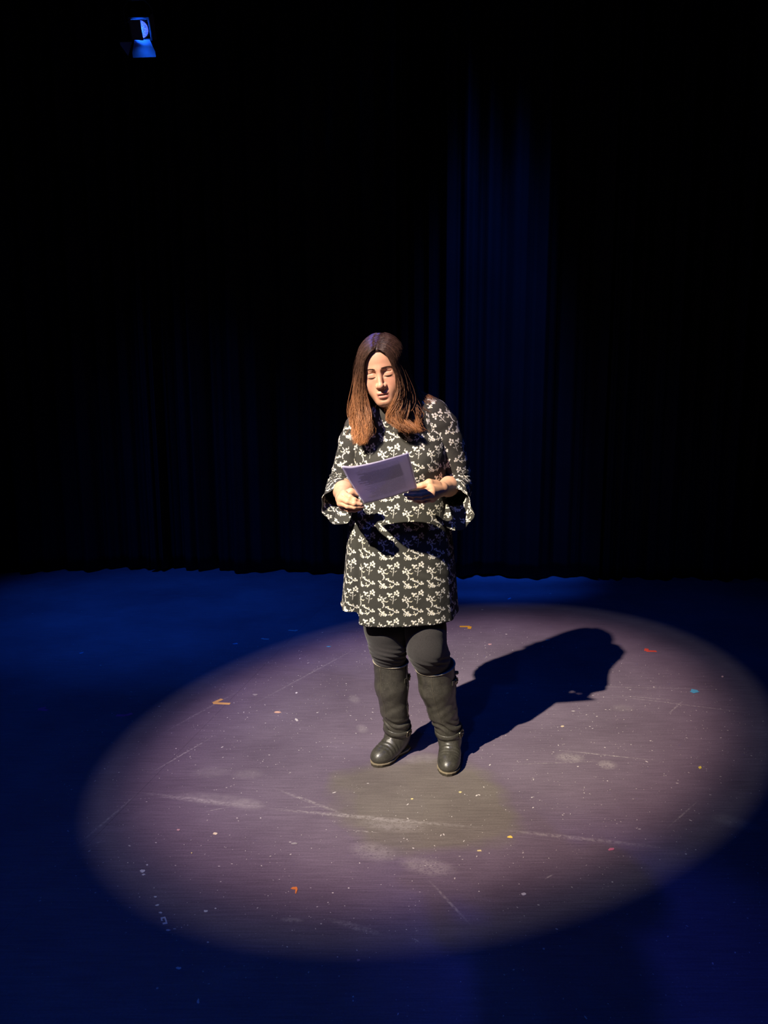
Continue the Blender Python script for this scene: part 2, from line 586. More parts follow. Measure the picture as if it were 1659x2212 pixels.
def curtain(pts, z1, seed, label, hem=0.012):
    """pleated drape following plan points, hanging to just above the floor"""
    r = np.random.default_rng(seed)
    path = catmull(pts, 420)
    s = np.r_[0, np.cumsum(np.linalg.norm(np.diff(path, axis=0), axis=1))]
    L = s[-1]
    tg = np.gradient(path, axis=0); tg /= np.linalg.norm(tg, axis=1)[:, None]
    nr = np.stack([tg[:, 1], -tg[:, 0]], -1)
    zs = np.r_[np.linspace(hem, 1.0, 10), np.linspace(1.3, z1, 16)]
    ph = np.cumsum(0.55 + 0.9 * r.random(420)) * (L / 0.16) * 2 * PI / 420 / 1.0
    amp = 0.030 + 0.030 * np.interp(s, np.linspace(0, L, 14), r.random(14))
    wav2 = np.cumsum(0.3 + 1.2 * r.random(420)) * (L / 0.47) * 2 * PI / 420 / 0.9
    vs = []
    for z in zs:
        t = z / z1
        fold = amp * (0.75 + 0.45 * t) * (np.sin(ph + 0.25 * np.sin(3 * t + s)) + 0.35 * np.sin(2 * ph + 1.0)) + 0.045 * np.sin(wav2 - 0.4 * t)
        q = path + nr * fold[:, None] + tg * (-0.030 * t)[..., None] if np.ndim(t) else path + nr * fold[:, None] + tg * (-0.03 * t)
        zz = np.full(len(q), z)
        if z == zs[0]:
            zz = z + 0.010 * np.sin(s * 5 + seed) + 0.004 * np.sin(ph)
            zz = np.maximum(zz, 0.003)
        vs.append(np.c_[q, zz])
    V = np.concatenate(vs)
    n = 420
    i, j = np.meshgrid(np.arange(len(zs) - 1), np.arange(n - 1), indexing='ij')
    a = (i * n + j).ravel()
    o = mesh_obj('stage_curtain', V, np.stack([a, a + 1, a + n + 1, a + n], -1), M_VELVET, label=label, cat='curtain', group='black drapes across the back of the stage')
    md = o.modifiers.new('thickness', 'SOLIDIFY'); md.thickness = 0.004
    return o


def plan(px):
    return [tuple(fl(*p)[:2]) for p in px]


cA = plan([(-420, 1262), (-200, 1250), (0, 1240), (180, 1233), (345, 1231)])
cB = plan([(330, 1231), (405, 1230), (520, 1236), (680, 1238), (860, 1242)])
cC = plan([(866, 1243), (960, 1246), (1100, 1248), (1290, 1250)])
cD = plan([(1297, 1250), (1450, 1252), (1659, 1255), (1900, 1262), (2150, 1272)])
cA[-1] = (cA[-1][0], cA[-1][1] + 0.06)
cB[0] = (cB[0][0], cB[0][1] - 0.04)
curtain(cA, 6.1, 1, 'black stage curtain at far left, lost in darkness above the blue floor')
curtain(cB, 6.1, 2, 'black stage curtain directly left of the woman with faint blue folds')
curtain(cC, 6.1, 5, 'black stage curtain right behind the woman, its folds lit faint blue')
curtain(cD, 6.1, 4, 'black stage curtain at far right, lost in darkness')
# ------------------------------------------------------------------ the woman
PO = np.array([0.057, 2.78, 0.0])


def rotm(rx, ry, rz):
    return np.array(Matrix.Rotation(rz, 3, 'Z') @ Matrix.Rotation(ry, 3, 'Y') @ Matrix.Rotation(rx, 3, 'X'))


HR = rotm(0.24, -0.15, -0.20)                       # head bowed, turned and tilted towards the page
HC = np.array([-0.004, 2.725, 1.506])
HS = np.array([0.93, 0.95, 1.0])


def head_local(p):
    return ((p - HC) @ HR) / HS


def head_world(c):
    return (np.asarray(c) * HS) @ HR.T + HC


def sdf_head(p):
    c = head_local(p)
    x = np.abs(c[:, 0])
    s = np.stack([x, c[:, 1], c[:, 2]], -1)         # mirrored half
    d = ell(s, (0, .018, .032), (.076, .093, .077))
    d = smin(d, ell(s, (0, -.030, .036), (.064, .053, .058)), .03)
    d = smin(d, ell(s, (0, -.030, -.030), (.062, .053, .070)), .03)
    d = smin(d, cone(s, (.054, .000, -.055), (.014, -.064, -.096), .018, .0165), .035)
    d = smin(d, ell(s, (0, -.068, -.099), (.026, .0195, .0165)), .025)
    d = smin(d, ell(s, (0, -.035, -.098), (.040, .030, .018)), .025)
    d = smin(d, ell(s, (.036, -.049, -.040), (.030, .028, .038)), .025)
    d = smin(d, ell(s, (0, -.067, -.068), (.033, .022, .028)), .02)      # muzzle
    d = smin(d, cone(s, (.006, -.0775, .016), (.040, -.060, .020), .0105, .009), .014)   # brow
    # eye sockets, lids
    d = smax(d, -ell(s, (.0315, -.0925, .000), (.0175, .0130, .0100)), .012)
    d = smax(d, -ell(s, (.0165, -.0875, -.001), (.007, .008, .011)), .010)
    d = smin(d, ell(s, (.0315, -.0670, -.0045), (.0170, .0125, .0120)), .008)
    # crease above the lid and line under it
    d = smax(d, -cone(s, (.020, -.0815, .0045), (.044, -.0735, .0025), .0009, .0007), .004)
    # nose
    d = smin(d, cone(s, (0, -.0785, .010), (0, -.0990, -.036), .0072, .0098), .011)
    d = smin(d, ell(s, (0, -.1015, -.0390), (.0116, .0100, .0095)), .006)
    d = smin(d, ell(s, (.0134, -.0885, -.0420), (.0080, .0105, .0085)), .005)
    d = smax(d, -ell(s, (.0065, -.0960, -.0505), (.0034, .0055, .0030)), .002)
    # lips with a parted mouth
    d = smin(d, ell(s, (.005, -.0880, -.0670), (.0150, .0070, .0046)), .006)
    d = smin(d, ell(s, (.0, -.0875, -.0800), (.0170, .0085, .0066)), .006)
    d = smax(d, -ell(s, (0, -.0960, -.0728), (.0180, .0150, .0020)), .002)
    d = smax(d, -ell(s, (0, -.0985, -.0600), (.0025, .0060, .0075)), .004)   # philtrum
    d = smax(d, -ell(s, (0, -.0960, -.0905), (.0180, .0060, .0040)), .006)   # under the lip
    d = smin(d, ell(s, (.0745, .012, -.012), (.007, .017, .030)), .006)      # ear
    return d * 0.93


NECK = [head_world((0, .025, -.055)), np.array([0.045, 2.785, 1.345]), np.array([0.056, 2.80, 1.27])]
SHL, SHR = np.array([-.080, 2.805, 1.300]), np.array([.195, 2.80, 1.328])
ELL_, ELR = np.array([-.152, 2.832, 1.085]), np.array([.272, 2.83, 1.085])
WRL, WRR = at(741, 1076, 2.585), at(952, 1057, 2.61)
HIP = np.array([0.057, 2.79, 0.80])


def px(*pts):
    return [at(*q) for q in pts]


FING_L = [  # her right hand, image left: four fingers round the lower corner of the page, thumb on top of it
    (px((743, 1067, 2.525), (756, 1074, 2.492), (766, 1080, 2.487), (774, 1083, 2.492)), (.0100, .0088, .0080, .0068)),
    (px((737, 1077, 2.515), (751, 1083.5, 2.480), (765, 1088, 2.477), (778, 1089.5, 2.484)), (.0102, .0090, .0082, .0070)),
    (px((736, 1087, 2.518), (751, 1093.5, 2.483), (766, 1095.5, 2.480), (781, 1094.5, 2.488)), (.0098, .0086, .0078, .0066)),
    (px((741, 1096, 2.532), (754, 1101.5, 2.502), (766, 1102.0, 2.496), (777, 1100.0, 2.500)), (.0088, .0078, .0070, .0060)),
]
TH_L = (px((748, 1069, 2.572), (758, 1063, 2.560), (774, 1066, 2.566), (788, 1070, 2.566)), (.0150, .0125, .0100, .0080))
FING_R = [  # her left hand, image right: palm up, fingers flat under the page
    (px((931, 1056, 2.540), (911, 1063, 2.508), (898, 1064.5, 2.496), (886, 1063.5, 2.490)), (.0100, .0086, .0078, .0066)),
    (px((932, 1064, 2.530), (909, 1070, 2.494), (892, 1070.5, 2.482), (876, 1069, 2.476)), (.0102, .0088, .0080, .0066)),
    (px((933, 1072, 2.533), (911, 1077, 2.500), (897, 1077.5, 2.489), (883, 1076, 2.483)), (.0098, .0084, .0076, .0064)),
    (px((934, 1078, 2.545), (917, 1082.5, 2.514), (906, 1083, 2.506), (896, 1081.5, 2.500)), (.0088, .0076, .0070, .0058)),
]
TH_R = (px((942, 1047, 2.590), (927, 1043.5, 2.562), (911, 1049, 2.555), (896, 1052, 2.564)), (.0165, .0135, .0108, .0085))


def sdf_hand(p, W, F, T):
    d = None
    for pts, rs in F:                               # palm: a fan of metacarpals
        e = cone(p, W, pts[0], .0185, rs[0] + .0032)
        d = e if d is None else smin(d, e, .012)
    d = smin(d, cone(p, W, T[0][1], .0180, .0125), .012)
    fi = None
    for pts, rs in F:
        e = chain(p, pts, rs, .003)
        for q, r in ((pts[1], rs[1]), (pts[2], rs[2])):      # knuckle swellings
            e = smin(e, np.sqrt(((p - q) ** 2).sum(1)) - r * 1.04, .003)
        fi = e if fi is None else smin(fi, e, .0018)
    fi = smin(fi, chain(p, T[0], T[1], .004), .002)
    return smin(d, fi, .007)


def sdf_arm(p, S, E, W):
    d = cone(p, S, E, .046, .037)
    return smin(d, smin(cone(p, E, E * .45 + W * .55, .038, .033), cone(p, E * .45 + W * .55, W, .033, .0225), .02), .02)


# legs: hip, knee, ankle, heel, toe for the image-left and the image-right leg
LEG_L = [np.array([-.035, 2.80, .78]), np.array([.012, 2.775, .452]), np.array([.060, 2.835, .085])]
LEG_R = [np.array([.150, 2.80, .78]), np.array([.168, 2.745, .455]), np.array([.258, 2.800, .085])]
TOE_L, HEEL_L = np.array([-.005, 2.762, .034]), np.array([.078, 2.885, .03])
TOE_R, HEEL_R = np.array([.244, 2.705, .034]), np.array([.266, 2.865, .03])


def sdf_body_core(p):
    d = ell(p, (.057, 2.795, 1.20), (.135, .088, .17))
    d = smin(d, ell(p, (.057, 2.785, .98), (.148, .108, .19)), .06)
    d = smin(d, ell(p, (.057, 2.80, .80), (.165, .115, .13)), .06)
    for s in (-1, 1):
        d = smin(d, ell(p, (.057 + s * .068, 2.725, 1.175), (.060, .052, .060)), .04)
    d = smin(d, chain(p, [SHL, np.array([.057, 2.805, 1.345]), SHR], (.045, .05, .045)), .05)
    d = smin(d, chain(p, [NECK[0], NECK[1], NECK[2]], (.050, .052, .075), .02), .035)
    return d


def sdf_leg(p, L, T, Hh):
    d = chain(p, [L[0], L[1], L[2]], (.080, .047, .034), .03)
    d = smin(d, cone(p, L[1] * .6 + L[2] * .4, L[2] * .5 + L[1] * .5, .045, .042), .03)
    d = smin(d, chain(p, [Hh, (Hh + T) / 2 + [0, 0, .012], T], (.022, .024, .015), .02), .02)
    return d


def bbox_of(pts, pad):
    a = np.array(pts)
    return a.min(0) - pad, a.max(0) + pad


_hl = [q for f in FING_L for q in f[0]] + TH_L[0] + [WRL]
_hr = [q for f in FING_R for q in f[0]] + TH_R[0] + [WRR]
PARTS = [
    (np.array([-.20, 2.62, .60]), np.array([.32, 2.96, 1.50]), sdf_body_core, .03),
    (*bbox_of(LEG_L + [TOE_L, HEEL_L], .13), lambda p: sdf_leg(p, LEG_L, TOE_L, HEEL_L), .04),
    (*bbox_of(LEG_R + [TOE_R, HEEL_R], .13), lambda p: sdf_leg(p, LEG_R, TOE_R, HEEL_R), .04),
    (*bbox_of([SHL, ELL_, WRL], .08), lambda p: sdf_arm(p, SHL, ELL_, WRL), .03),
    (*bbox_of([SHR, ELR, WRR], .08), lambda p: sdf_arm(p, SHR, ELR, WRR), .03),
    (*bbox_of(_hl, .03), lambda p: sdf_hand(p, WRL, FING_L, TH_L), .012),
    (*bbox_of(_hr, .03), lambda p: sdf_hand(p, WRR, FING_R, TH_R), .012),
    (HC - [.13, .15, .16], HC + [.13, .15, .16], sdf_head, .018),
]


def sdf_body(p):
    d = np.full(len(p), 0.3)
    for lo, hi, f, k in PARTS:
        m = ((p > lo - .02) & (p < hi + .02)).all(1)
        if m.any():
            d[m] = smin(d[m], f(p[m]), k)
    return d


def mat_skin():
    m, n, b = new_mat('skin')
    a = nd(n, 'ShaderNodeVertexColor', layer_name='Col')
    t = nd(n, 'ShaderNodeTexCoord')
    nz = noise(n, t.outputs['Object'], 60, 4)
    n.links.new(mixc(n, 0.16, a.outputs[0], ramp(n, nz, [(0.3, (.35, .33, .32)), (0.7, (.65, .66, .66))]), 'OVERLAY'), b.inputs['Base Color'])
    b.inputs['Roughness'].default_value = 0.48
    b.inputs['Specular IOR Level'].default_value = 0.35
    b.inputs['Subsurface Weight'].default_value = 0.12
    b.inputs['Subsurface Radius'].default_value = (0.010, 0.004, 0.002)
    b.inputs['Subsurface Scale'].default_value = 0.5
    bump(n, b, noise(n, t.outputs['Object'], 420, 2), 0.06, 0.001)
    return m


M_SKIN = mat_skin()
person = empty('person', PO, label='woman with long brown hair in a floral dress and tall boots, reading from papers', cat='person')
v, f = nets(sdf_body, axis([(-.27, .37, .0019)]), axis([(2.44, 2.62, .0018), (2.62, 2.76, .0018), (2.76, 2.96, .0026)]),
            axis([(-.005, .60, .007), (.60, 1.0, .005), (1.0, 1.14, .0018), (1.14, 1.34, .0045), (1.34, 1.64, .0017)]))
v[:, 2] = np.maximum(v[:, 2], .012)
c = head_local(v)
face = (c[:, 1] < -.02) & (c[:, 2] > -.13) & (c[:, 2] < .13)
col = np.tile(np.array([.69, .375, .225]), (len(v), 1))


def gauss(cx, cy, cz, r):
    return np.exp(-(((np.abs(c[:, 0]) - cx) ** 2 + (c[:, 1] - cy) ** 2 + (c[:, 2] - cz) ** 2) / r ** 2)) * face


def paint(w, rgb):
    global col
    w = np.clip(w, 0, 1)[:, None]
    col = col * (1 - w) + np.array(rgb) * w


paint(.45 * gauss(.040, -.07, -.030, .025), (.72, .30, .20))
paint(.30 * gauss(0, -.108, -.042, .014), (.70, .30, .20))
lipz = np.where(c[:, 2] > -.0728, (c[:, 2] + .0728) / (.0095 - .09 * np.abs(np.abs(c[:, 0]) - .006)), -(c[:, 2] + .0728) / (.0125 - .20 * np.maximum(0, np.abs(c[:, 0]) - .008)))
lip = (np.abs(c[:, 0]) < .0235) & face & (c[:, 1] < -.078) & (lipz < 1) & (lipz > -.05)
paint(lip * .85, (.56, .215, .155))
inm = (np.abs(c[:, 0]) < .0195) & face & (np.abs(c[:, 2] + .0728) < .0030) & (c[:, 1] > -.0915)
paint(inm * .95, (.05, .012, .012))
paint(.55 * gauss(.0315, -.078, .006, .010), (.52, .26, .18))                       # lids
paint(.40 * gauss(.032, -.078, -.016, .009), (.58, .31, .22))
hd_ = np.minimum(np.linalg.norm(v - WRL, axis=1), np.linalg.norm(v - WRR, axis=1))
tipd = np.min([np.linalg.norm(v - q[0][-1], axis=1) for q in FING_L + FING_R + [TH_L, TH_R]], axis=0)
paint(np.exp(-(tipd / .014) ** 2) * .55, (.66, .28, .20))
mesh_obj('body', v - PO, f, M_SKIN, person, colors=col)

# finger nails: small curved plates on the visible finger ends
M_NAIL = simple('finger_nail', (.66, .36, .29), .25, .5)
for F in (FING_L, FING_R):
    for pts, rs in F:
        tip, prev = pts[-1], pts[-2]
        t_ = (tip - prev) / np.linalg.norm(tip - prev)
        back = np.array([0.0, -1.0, 0.25]); back -= t_ * (back @ t_); back /= np.linalg.norm(back)
        sd = np.cross(t_, back)
        vs, fs = [], []
        for i in range(5):
            for j in range(5):
                u, w_ = (i / 4 - .5), (j / 4 - .5)
                ang = w_ * 1.5
                r = rs[-1] + .0006 - .0004 * abs(u)
                vs.append(tip + t_ * (u * .010 + .0015) + r * (back * math.cos(ang) + sd * math.sin(ang)) - back * .0008 * (u * 2) ** 2 - PO)
        for i in range(4):
            for j in range(4):
                fs.append((i * 5 + j, i * 5 + j + 1, i * 5 + j + 6, i * 5 + j + 5))
        o = mesh_obj('finger_nail', vs, fs, M_NAIL, person)
        o.modifiers.new('t', 'SOLIDIFY').thickness = .0008

# brows and lashes
M_BROW = simple('brow_hair', (.070, .036, .020), .6, .2)
for s_ in (-1, 1):
    mb = MB()
    for k in range(120):
        u = k / 119
        base = np.array([s_ * (.012 + .036 * u), 0, .0185 + .0040 * math.sin(PI * min(1, u * .85)) - .004 * u + random.uniform(-.0020, .0020) * (1 - .6 * u)])
        def onface(b0):
            ys = np.linspace(-.12, -.03, 90)
            P_ = head_world(np.c_[np.full(90, b0[0]), ys, np.full(90, b0[2])])
            i = int(np.argmax(sdf_head(P_) < 0))
            return np.array([b0[0], ys[i] - .0006, b0[2]])
        a_ = onface(base)
        b_ = onface(base + [s_ * .0065, 0, .0010 - .003 * u])
        mb.tube([head_world(a_) - PO, head_world((a_ + b_) / 2 + [0, -.0008, 0]) - PO, head_world(b_) - PO], [.00034, .0003, .00012], 4)
    mb.build('eyebrow', M_BROW, person, True)
    mb = MB()
    pts = []
    for u in np.linspace(-1, 1, 13):
        xx = s_ * (.0315 + .0150 * u)
        zz = -.0095 - .0020 * (1 - u * u)
        ys = np.linspace(-.12, -.03, 180)
        P_ = head_world(np.c_[np.full(180, xx), ys, np.full(180, zz)])
        i = int(np.argmax(sdf_head(P_) < 0))
        pts.append(head_world((xx, ys[i] - .0004, zz)) - PO)
    mb.tube(pts, [.0006 + .0019 * math.sin(PI * i / 12) for i in range(13)], 5)
    for i in range(1, 12):
        for _ in range(2):
            d0 = HR @ np.array([s_ * (i - 5) * .0006, -.0022, -.0030 + random.uniform(-.001, .001)])
            mb.tube([pts[i], pts[i] + d0 * .6, pts[i] + d0], [.0004, .0003, .0001], 3)
    mb.build('eyelashes', M_BROW, person, True)
# ------------------------------------------------------------------ leggings
def mat_leggings():
    m, n, b = new_mat('black_jersey')
    t = nd(n, 'ShaderNodeTexCoord')
    nz = noise(n, t.outputs['Object'], 320, 3, .7)
    n.links.new(mixc(n, nz, (.016, .015, .015), (.062, .056, .056)), b.inputs['Base Color'])
    b.inputs['Roughness'].default_value = .92
    b.inputs['Specular IOR Level'].default_value = .12
    b.inputs['Sheen Weight'].default_value = .12
    bump(n, b, nz, .25, .0012)
    return m


KN_L = [np.array([-.030, 2.78, .76]), np.array([.0030, 2.750, .545]), np.array([.012, 2.757, .475]), np.array([.021, 2.778, .430]), np.array([.025, 2.797, .385]), np.array([.030, 2.80, .30])]
KN_R = [np.array([.140, 2.78, .76]), np.array([.155, 2.728, .545]), np.array([.160, 2.722, .475]), np.array([.178, 2.748, .430]), np.array([.193, 2.776, .380]), np.array([.204, 2.785, .30])]
RA_L, RA_R = (.095, .074, .066, .060, .050, .042), (.095, .072, .069, .066, .056, .046)


def sdf_leggings(p):
    a = chain(p, KN_L, RA_L, .02)
    z = p[:, 2]
    w = np.exp(-((z - .448) / .035) ** 2)
    ph = 2 * PI * (z + .22 * p[:, 0] + .10 * (p[:, 0] - .01) ** 2 * 10) / .019
    a = a - w * .0016 * np.sin(ph)                                   # gathered rumples over the knee
    b = chain(p, KN_R, RA_R, .03)
    b = b - .0016 * np.exp(-((z - .440) / .02) ** 2) * np.sin((z + .35 * p[:, 0]) * 260)
    b = smin(b, ell(p, (.162, 2.672, .488), (.040, .018, .045)), .03)  # kneecap
    d = smin(a, b, .006)
    return smin(d, ell(p, (.057, 2.80, .80), (.168, .118, .13)), .03)


vl, fl_q = nets(sdf_leggings, axis([(-.16, .30, .0032)]), axis([(2.61, 2.94, .0032)]), axis([(.20, .60, .0026), (.60, .96, .006)]))
mesh_obj('leggings', vl - PO, fl_q, mat_leggings(), person)


# ------------------------------------------------------------------ boots
def mat_leather():
    m, n, b = new_mat('black_leather')
    t = nd(n, 'ShaderNodeTexCoord')
    g = noise(n, t.outputs['Object'], 260, 3, .6)
    w = noise(n, t.outputs['Object'], 22, 4, .7)
    c1 = mixc(n, mr(n, w, .35, .7), (.034, .032, .025), (.070, .065, .051))
    vo = nd(n, 'ShaderNodeTexVoronoi'); vo.inputs['Scale'].default_value = 260
    n.links.new(t.outputs['Object'], vo.inputs['Vector'])
    c1 = mixc(n, mth(n, 'MULTIPLY', mr(n, g, .58, .75), .5), c1, (.17, .155, .12))
    n.links.new(c1, b.inputs['Base Color'])
    n.links.new(mr(n, w, .3, .7, .28, .44), b.inputs['Roughness'])
    b.inputs['Specular IOR Level'].default_value = .6
    bump(n, b, mth(n, 'ADD', mth(n, 'MULTIPLY', vo.outputs['Distance'], .6), mth(n, 'MULTIPLY', noise(n, t.outputs['Object'], 55, 3, .6, .6), 1.2)), .30, .0010)
    return m


M_LEATHER = mat_leather()
M_BIND = simple('worn_leather_edge', (.30, .265, .20), .7, .2, var=.35, scale=90)
M_SEAM = simple('waxed_seam', (.13, .115, .085), .7, .2)
M_SOLE = simple('rubber_sole', (.060, .050, .036), .8, .2, var=.3)
M_WELT = simple('sole_welt', (.26, .215, .14), .7, .2, var=.3, scale=60)
M_METAL = simple('dull_brass_buckle', (.36, .32, .24), .32, .5, 1.0, .2)


class Boot:
    def __init__(s, shaft, radii, heel, toe, topn, topc):
        s.shaft, s.radii, s.heel, s.toe = [np.array(q) for q in shaft], radii, np.array(heel), np.array(toe)
        s.tn, s.tc = np.array(topn) / np.linalg.norm(topn), np.array(topc)
        d = s.toe - s.heel; d[2] = 0
        s.L = np.linalg.norm(d); s.fd = d / s.L
        s.sd = np.array([-s.fd[1], s.fd[0], 0])

    def foot_local(s, p):
        q = p - np.array([s.heel[0], s.heel[1], 0])
        return np.stack([q @ s.fd, q @ s.sd, q[:, 2]], -1)

    def sdf(s, p):
        d = chain(p, s.shaft, s.radii, .015)
        z = p[:, 2]
        # slouch folds above the ankle
        w = np.exp(-((z - .146) / .024) ** 2)
        side = (p - s.shaft[-2]) @ s.sd
        d = d - w * .0036 * np.sin((z + .35 * side + .01 * np.sin(side * 60)) * 2 * PI / .030) - .0007 * np.exp(-((z - .22) / .05) ** 2) * np.sin((z - .8 * side) * 150)
        q = s.foot_local(p)
        L = s.L
        ft = ell(q, (.045, 0, .052), (.050, .034, .048))                         # heel counter
        ft = smin(ft, ell(q, (.60 * L, .002, .036), (.37 * L, .043, .037)), .025)  # vamp
        ft = smin(ft, ell(q, (.79 * L, 0, .028), (.21 * L + .006, .039, .028)), .02)  # toe box
        ft = smin(ft, cone(q, (.060, 0, .105), (.46 * L, 0, .055), .042, .032), .03)  # instep
        cre = np.exp(-((q[:, 0] - .66 * L) / .030) ** 2) * np.clip((q[:, 2] - .03) * 40, 0, 1)
        ft = ft - cre * .0018 * np.sin((q[:, 0] + .25 * np.abs(q[:, 1])) * 2 * PI / .017)
        d = smin(d, ft, .022)
        d = smax(d, -(p[:, 2] - .0125), .004)
        return smax(d, (p - s.tc) @ s.tn, .003)

    def ring(s, c, nrm, grow, n=64, rmax=.16):
        """outline of the boot in the plane through c: for bindings and straps"""
        nrm = np.array(nrm) / np.linalg.norm(nrm)
        a = s.sd - nrm * (s.sd @ nrm); a /= np.linalg.norm(a)
        b = np.cross(nrm, a)
        th = np.linspace(0, 2 * PI, n, endpoint=False)
        dr = np.cos(th)[:, None] * a + np.sin(th)[:, None] * b
        lo, hi = np.zeros(n), np.full(n, rmax)
        for _ in range(30):
            mid = (lo + hi) / 2
            ins = s.sdf(c + dr * mid[:, None]) < 0
            lo, hi = np.where(ins, mid, lo), np.where(ins, hi, mid)
        return c + dr * (lo + grow)[:, None], dr


def band(pts, dr, axis_v, w, t):
    """closed strap: rings of four corners"""
    n = len(pts)
    av = np.array(axis_v) / np.linalg.norm(axis_v)
    vs = np.concatenate([pts - av * w / 2, pts + av * w / 2, pts + av * (w / 2 - t * .4) + dr * t, pts - av * (w / 2 - t * .4) + dr * t])
    fs = []
    for i in range(n):
        j = (i + 1) % n
        for k in range(4):
            l = (k + 1) % 4
            fs.append((k * n + i, k * n + j, l * n + j, l * n + i))
    return vs, fs


def outline(L, wheel, wball, n=40):
    t = np.linspace(0, 1, n)
    up = np.interp(t, [0, .02, .08, .2, .42, .66, .80, .92, .98, 1], [0, .35, .72, .86, .72, 1.0, .98, .70, .36, 0]) * wball
    return [(x * (L + .012) - .006, y) for x, y in zip(t, up)] + [(x * (L + .012) - .006, -y * .96) for x, y in zip(t[::-1][1:-1], up[::-1][1:-1])]


def make_boot(bt, buckle_side, label, strap_tab):
    root_v, root_f = nets(bt.sdf, axis([(min(bt.toe[0], bt.heel[0], .0) - .14, max(bt.toe[0], bt.heel[0]) + .12, .0028)]), axis([(2.60, 2.96, .0028)]), axis([(.0, .46, .0026)]))
    bo = mesh_obj('boot', root_v - PO, root_f, M_LEATHER, person, label=label)
    # sole, welt, heel
    ang = math.atan2(bt.fd[1], bt.fd[0])
    M = Matrix.Translation(Vector(np.array([bt.heel[0], bt.heel[1], 0]) - PO)) @ Matrix.Rotation(ang, 4, 'Z')
    MB().prism(outline(bt.L, .034, .0425), .0065, M @ Matrix.Translation((0, 0, .0045))).build('sole', M_SOLE, bo)
    MB().prism([(x * 1.012 - .001, y * 1.04) for x, y in outline(bt.L, .034, .0435)], .0045, M @ Matrix.Translation((0, 0, .0108))).build('welt', M_WELT, bo)
    hp = [(x, y) for x, y in outline(bt.L, .034, .0425) if x < .085]
    hp = sorted([q for q in hp if q[1] >= 0]) + sorted([q for q in hp if q[1] < 0], reverse=True)
    MB().prism(hp, .0050, M).build('heel', M_SOLE, bo)
    fp = [(x, y) for x, y in outline(bt.L, .034, .0425) if x > .50 * bt.L]
    fp = sorted([q for q in fp if q[1] >= 0]) + sorted([q for q in fp if q[1] < 0], reverse=True)
    MB().prism(fp, .0050, M).build('sole', M_SOLE, bo)
    # top binding
    rg, dr = bt.ring(bt.tc - bt.tn * .004, bt.tn, .0006)
    MB().tube(rg + bt.tn * .003 - PO, .0030, 6, True).build('top_binding', M_BIND, bo, True)
    # front seam: down the shaft, and zip on the inner side
    def run(az, n=26, z0=.175, grow=.0006):
        out = []
        for i in range(n):
            t = i / (n - 1)
            zc = z0 + (1 - t) * 0 + t * 0
            zz = bt.tc[2] - .012 - t * (bt.tc[2] - .012 - z0)
            k = np.interp(zz, [q[2] for q in bt.shaft[::-1]], np.arange(len(bt.shaft))[::-1].astype(float))
            i0 = int(min(len(bt.shaft) - 2, math.floor(k))); fr = k - i0
            cc = bt.shaft[i0] * (1 - fr) + bt.shaft[i0 + 1] * fr
            d = np.array([math.cos(az), math.sin(az), 0])
            lo, hi = 0.0, .14
            for _ in range(26):
                m_ = (lo + hi) / 2
                if bt.sdf((cc + d * m_)[None])[0] < 0: lo = m_
                else: hi = m_
            out.append(cc + d * (lo + grow))
        return np.array(out)
    MB().tube(run(strap_tab['seam']) - PO, .0007, 5).build('seam', M_SEAM, bo, True)
    if strap_tab.get('zip') is not None:
        za = run(strap_tab['zip'], 40)
        mb = MB().tube(za - PO, .0030, 6)
        mb.build('zip', simple('zip_tape', (.03, .03, .03), .5), bo, True)
        tm = MB()
        for i in range(1, 39):
            tm.box(za[i] - PO + np.array([math.cos(strap_tab['zip']), math.sin(strap_tab['zip']), 0]) * .0028, (.0016, .0016, .0011))
        tm.tube([za[0] - PO, za[0] - PO + [.0, -.004, .006], za[0] - PO + [.004, -.006, -.012]], .0020, 6)
        tm.build('zip_teeth', M_METAL, bo)
    # ankle strap
    c = strap_tab['strap_c']
    nv = np.array(strap_tab['strap_n']) / np.linalg.norm(strap_tab['strap_n'])
    rg, dr = bt.ring(c, nv, .0008)
    vs, fs = band(rg - PO, dr, nv, .025, .0034)
    mesh_obj('ankle_strap', vs, fs, M_LEATHER, bo)

    def buckle(pos, out, upv, w, h):
        out = out / np.linalg.norm(out)
        upv = upv - out * (upv @ out); upv /= np.linalg.norm(upv)
        rt = np.cross(upv, out)
        fr = []
        for th in np.linspace(0, 2 * PI, 24, endpoint=False):
            cx_, sx_ = math.cos(th), math.sin(th)
            fr.append(pos + rt * w / 2 * np.sign(cx_) * abs(cx_) ** .5 + upv * h / 2 * np.sign(sx_) * abs(sx_) ** .5 - PO)
        m_ = MB().tube(fr, .0022, 6, True)
        m_.tube([pos - upv * h / 2 - PO, pos + out * .002 - PO, pos + upv * h / 2 - PO], .0016, 6)
        m_.tube([pos - PO, pos + out * .003 + rt * w * .3 - PO, pos + rt * w * .52 + out * .002 - PO], .0015, 6)
        m_.build('buckle', M_METAL, bo, True)
    i = int(np.argmax(dr @ np.array(strap_tab['buckle_dir'])))
    buckle(rg[i] + dr[i] * .0050, dr[i], nv, .030, .027)
    # top adjuster strap with a small buckle on the outer side
    c2, n2 = strap_tab['tab_c'], np.array([0.0, 0.0, 1.0])
    rg2, dr2 = bt.ring(c2, n2, .0008)
    sel = [k for k in range(64) if dr2[k] @ np.array(strap_tab['tab_dir']) > .30]
    g0 = [k for k in range(len(sel)) if (sel[k] - sel[k - 1]) % 64 != 1]
    sel = sel[g0[0]:] + sel[:g0[0]] if g0 else sel
    pts = rg2[sel]; dd = dr2[sel]
    m_ = MB()
    n_ = len(sel)
    vs = np.concatenate([pts - [0, 0, .0085], pts + [0, 0, .0085], pts + [0, 0, .0085] + dd * .003, pts - [0, 0, .0085] + dd * .003]) - PO
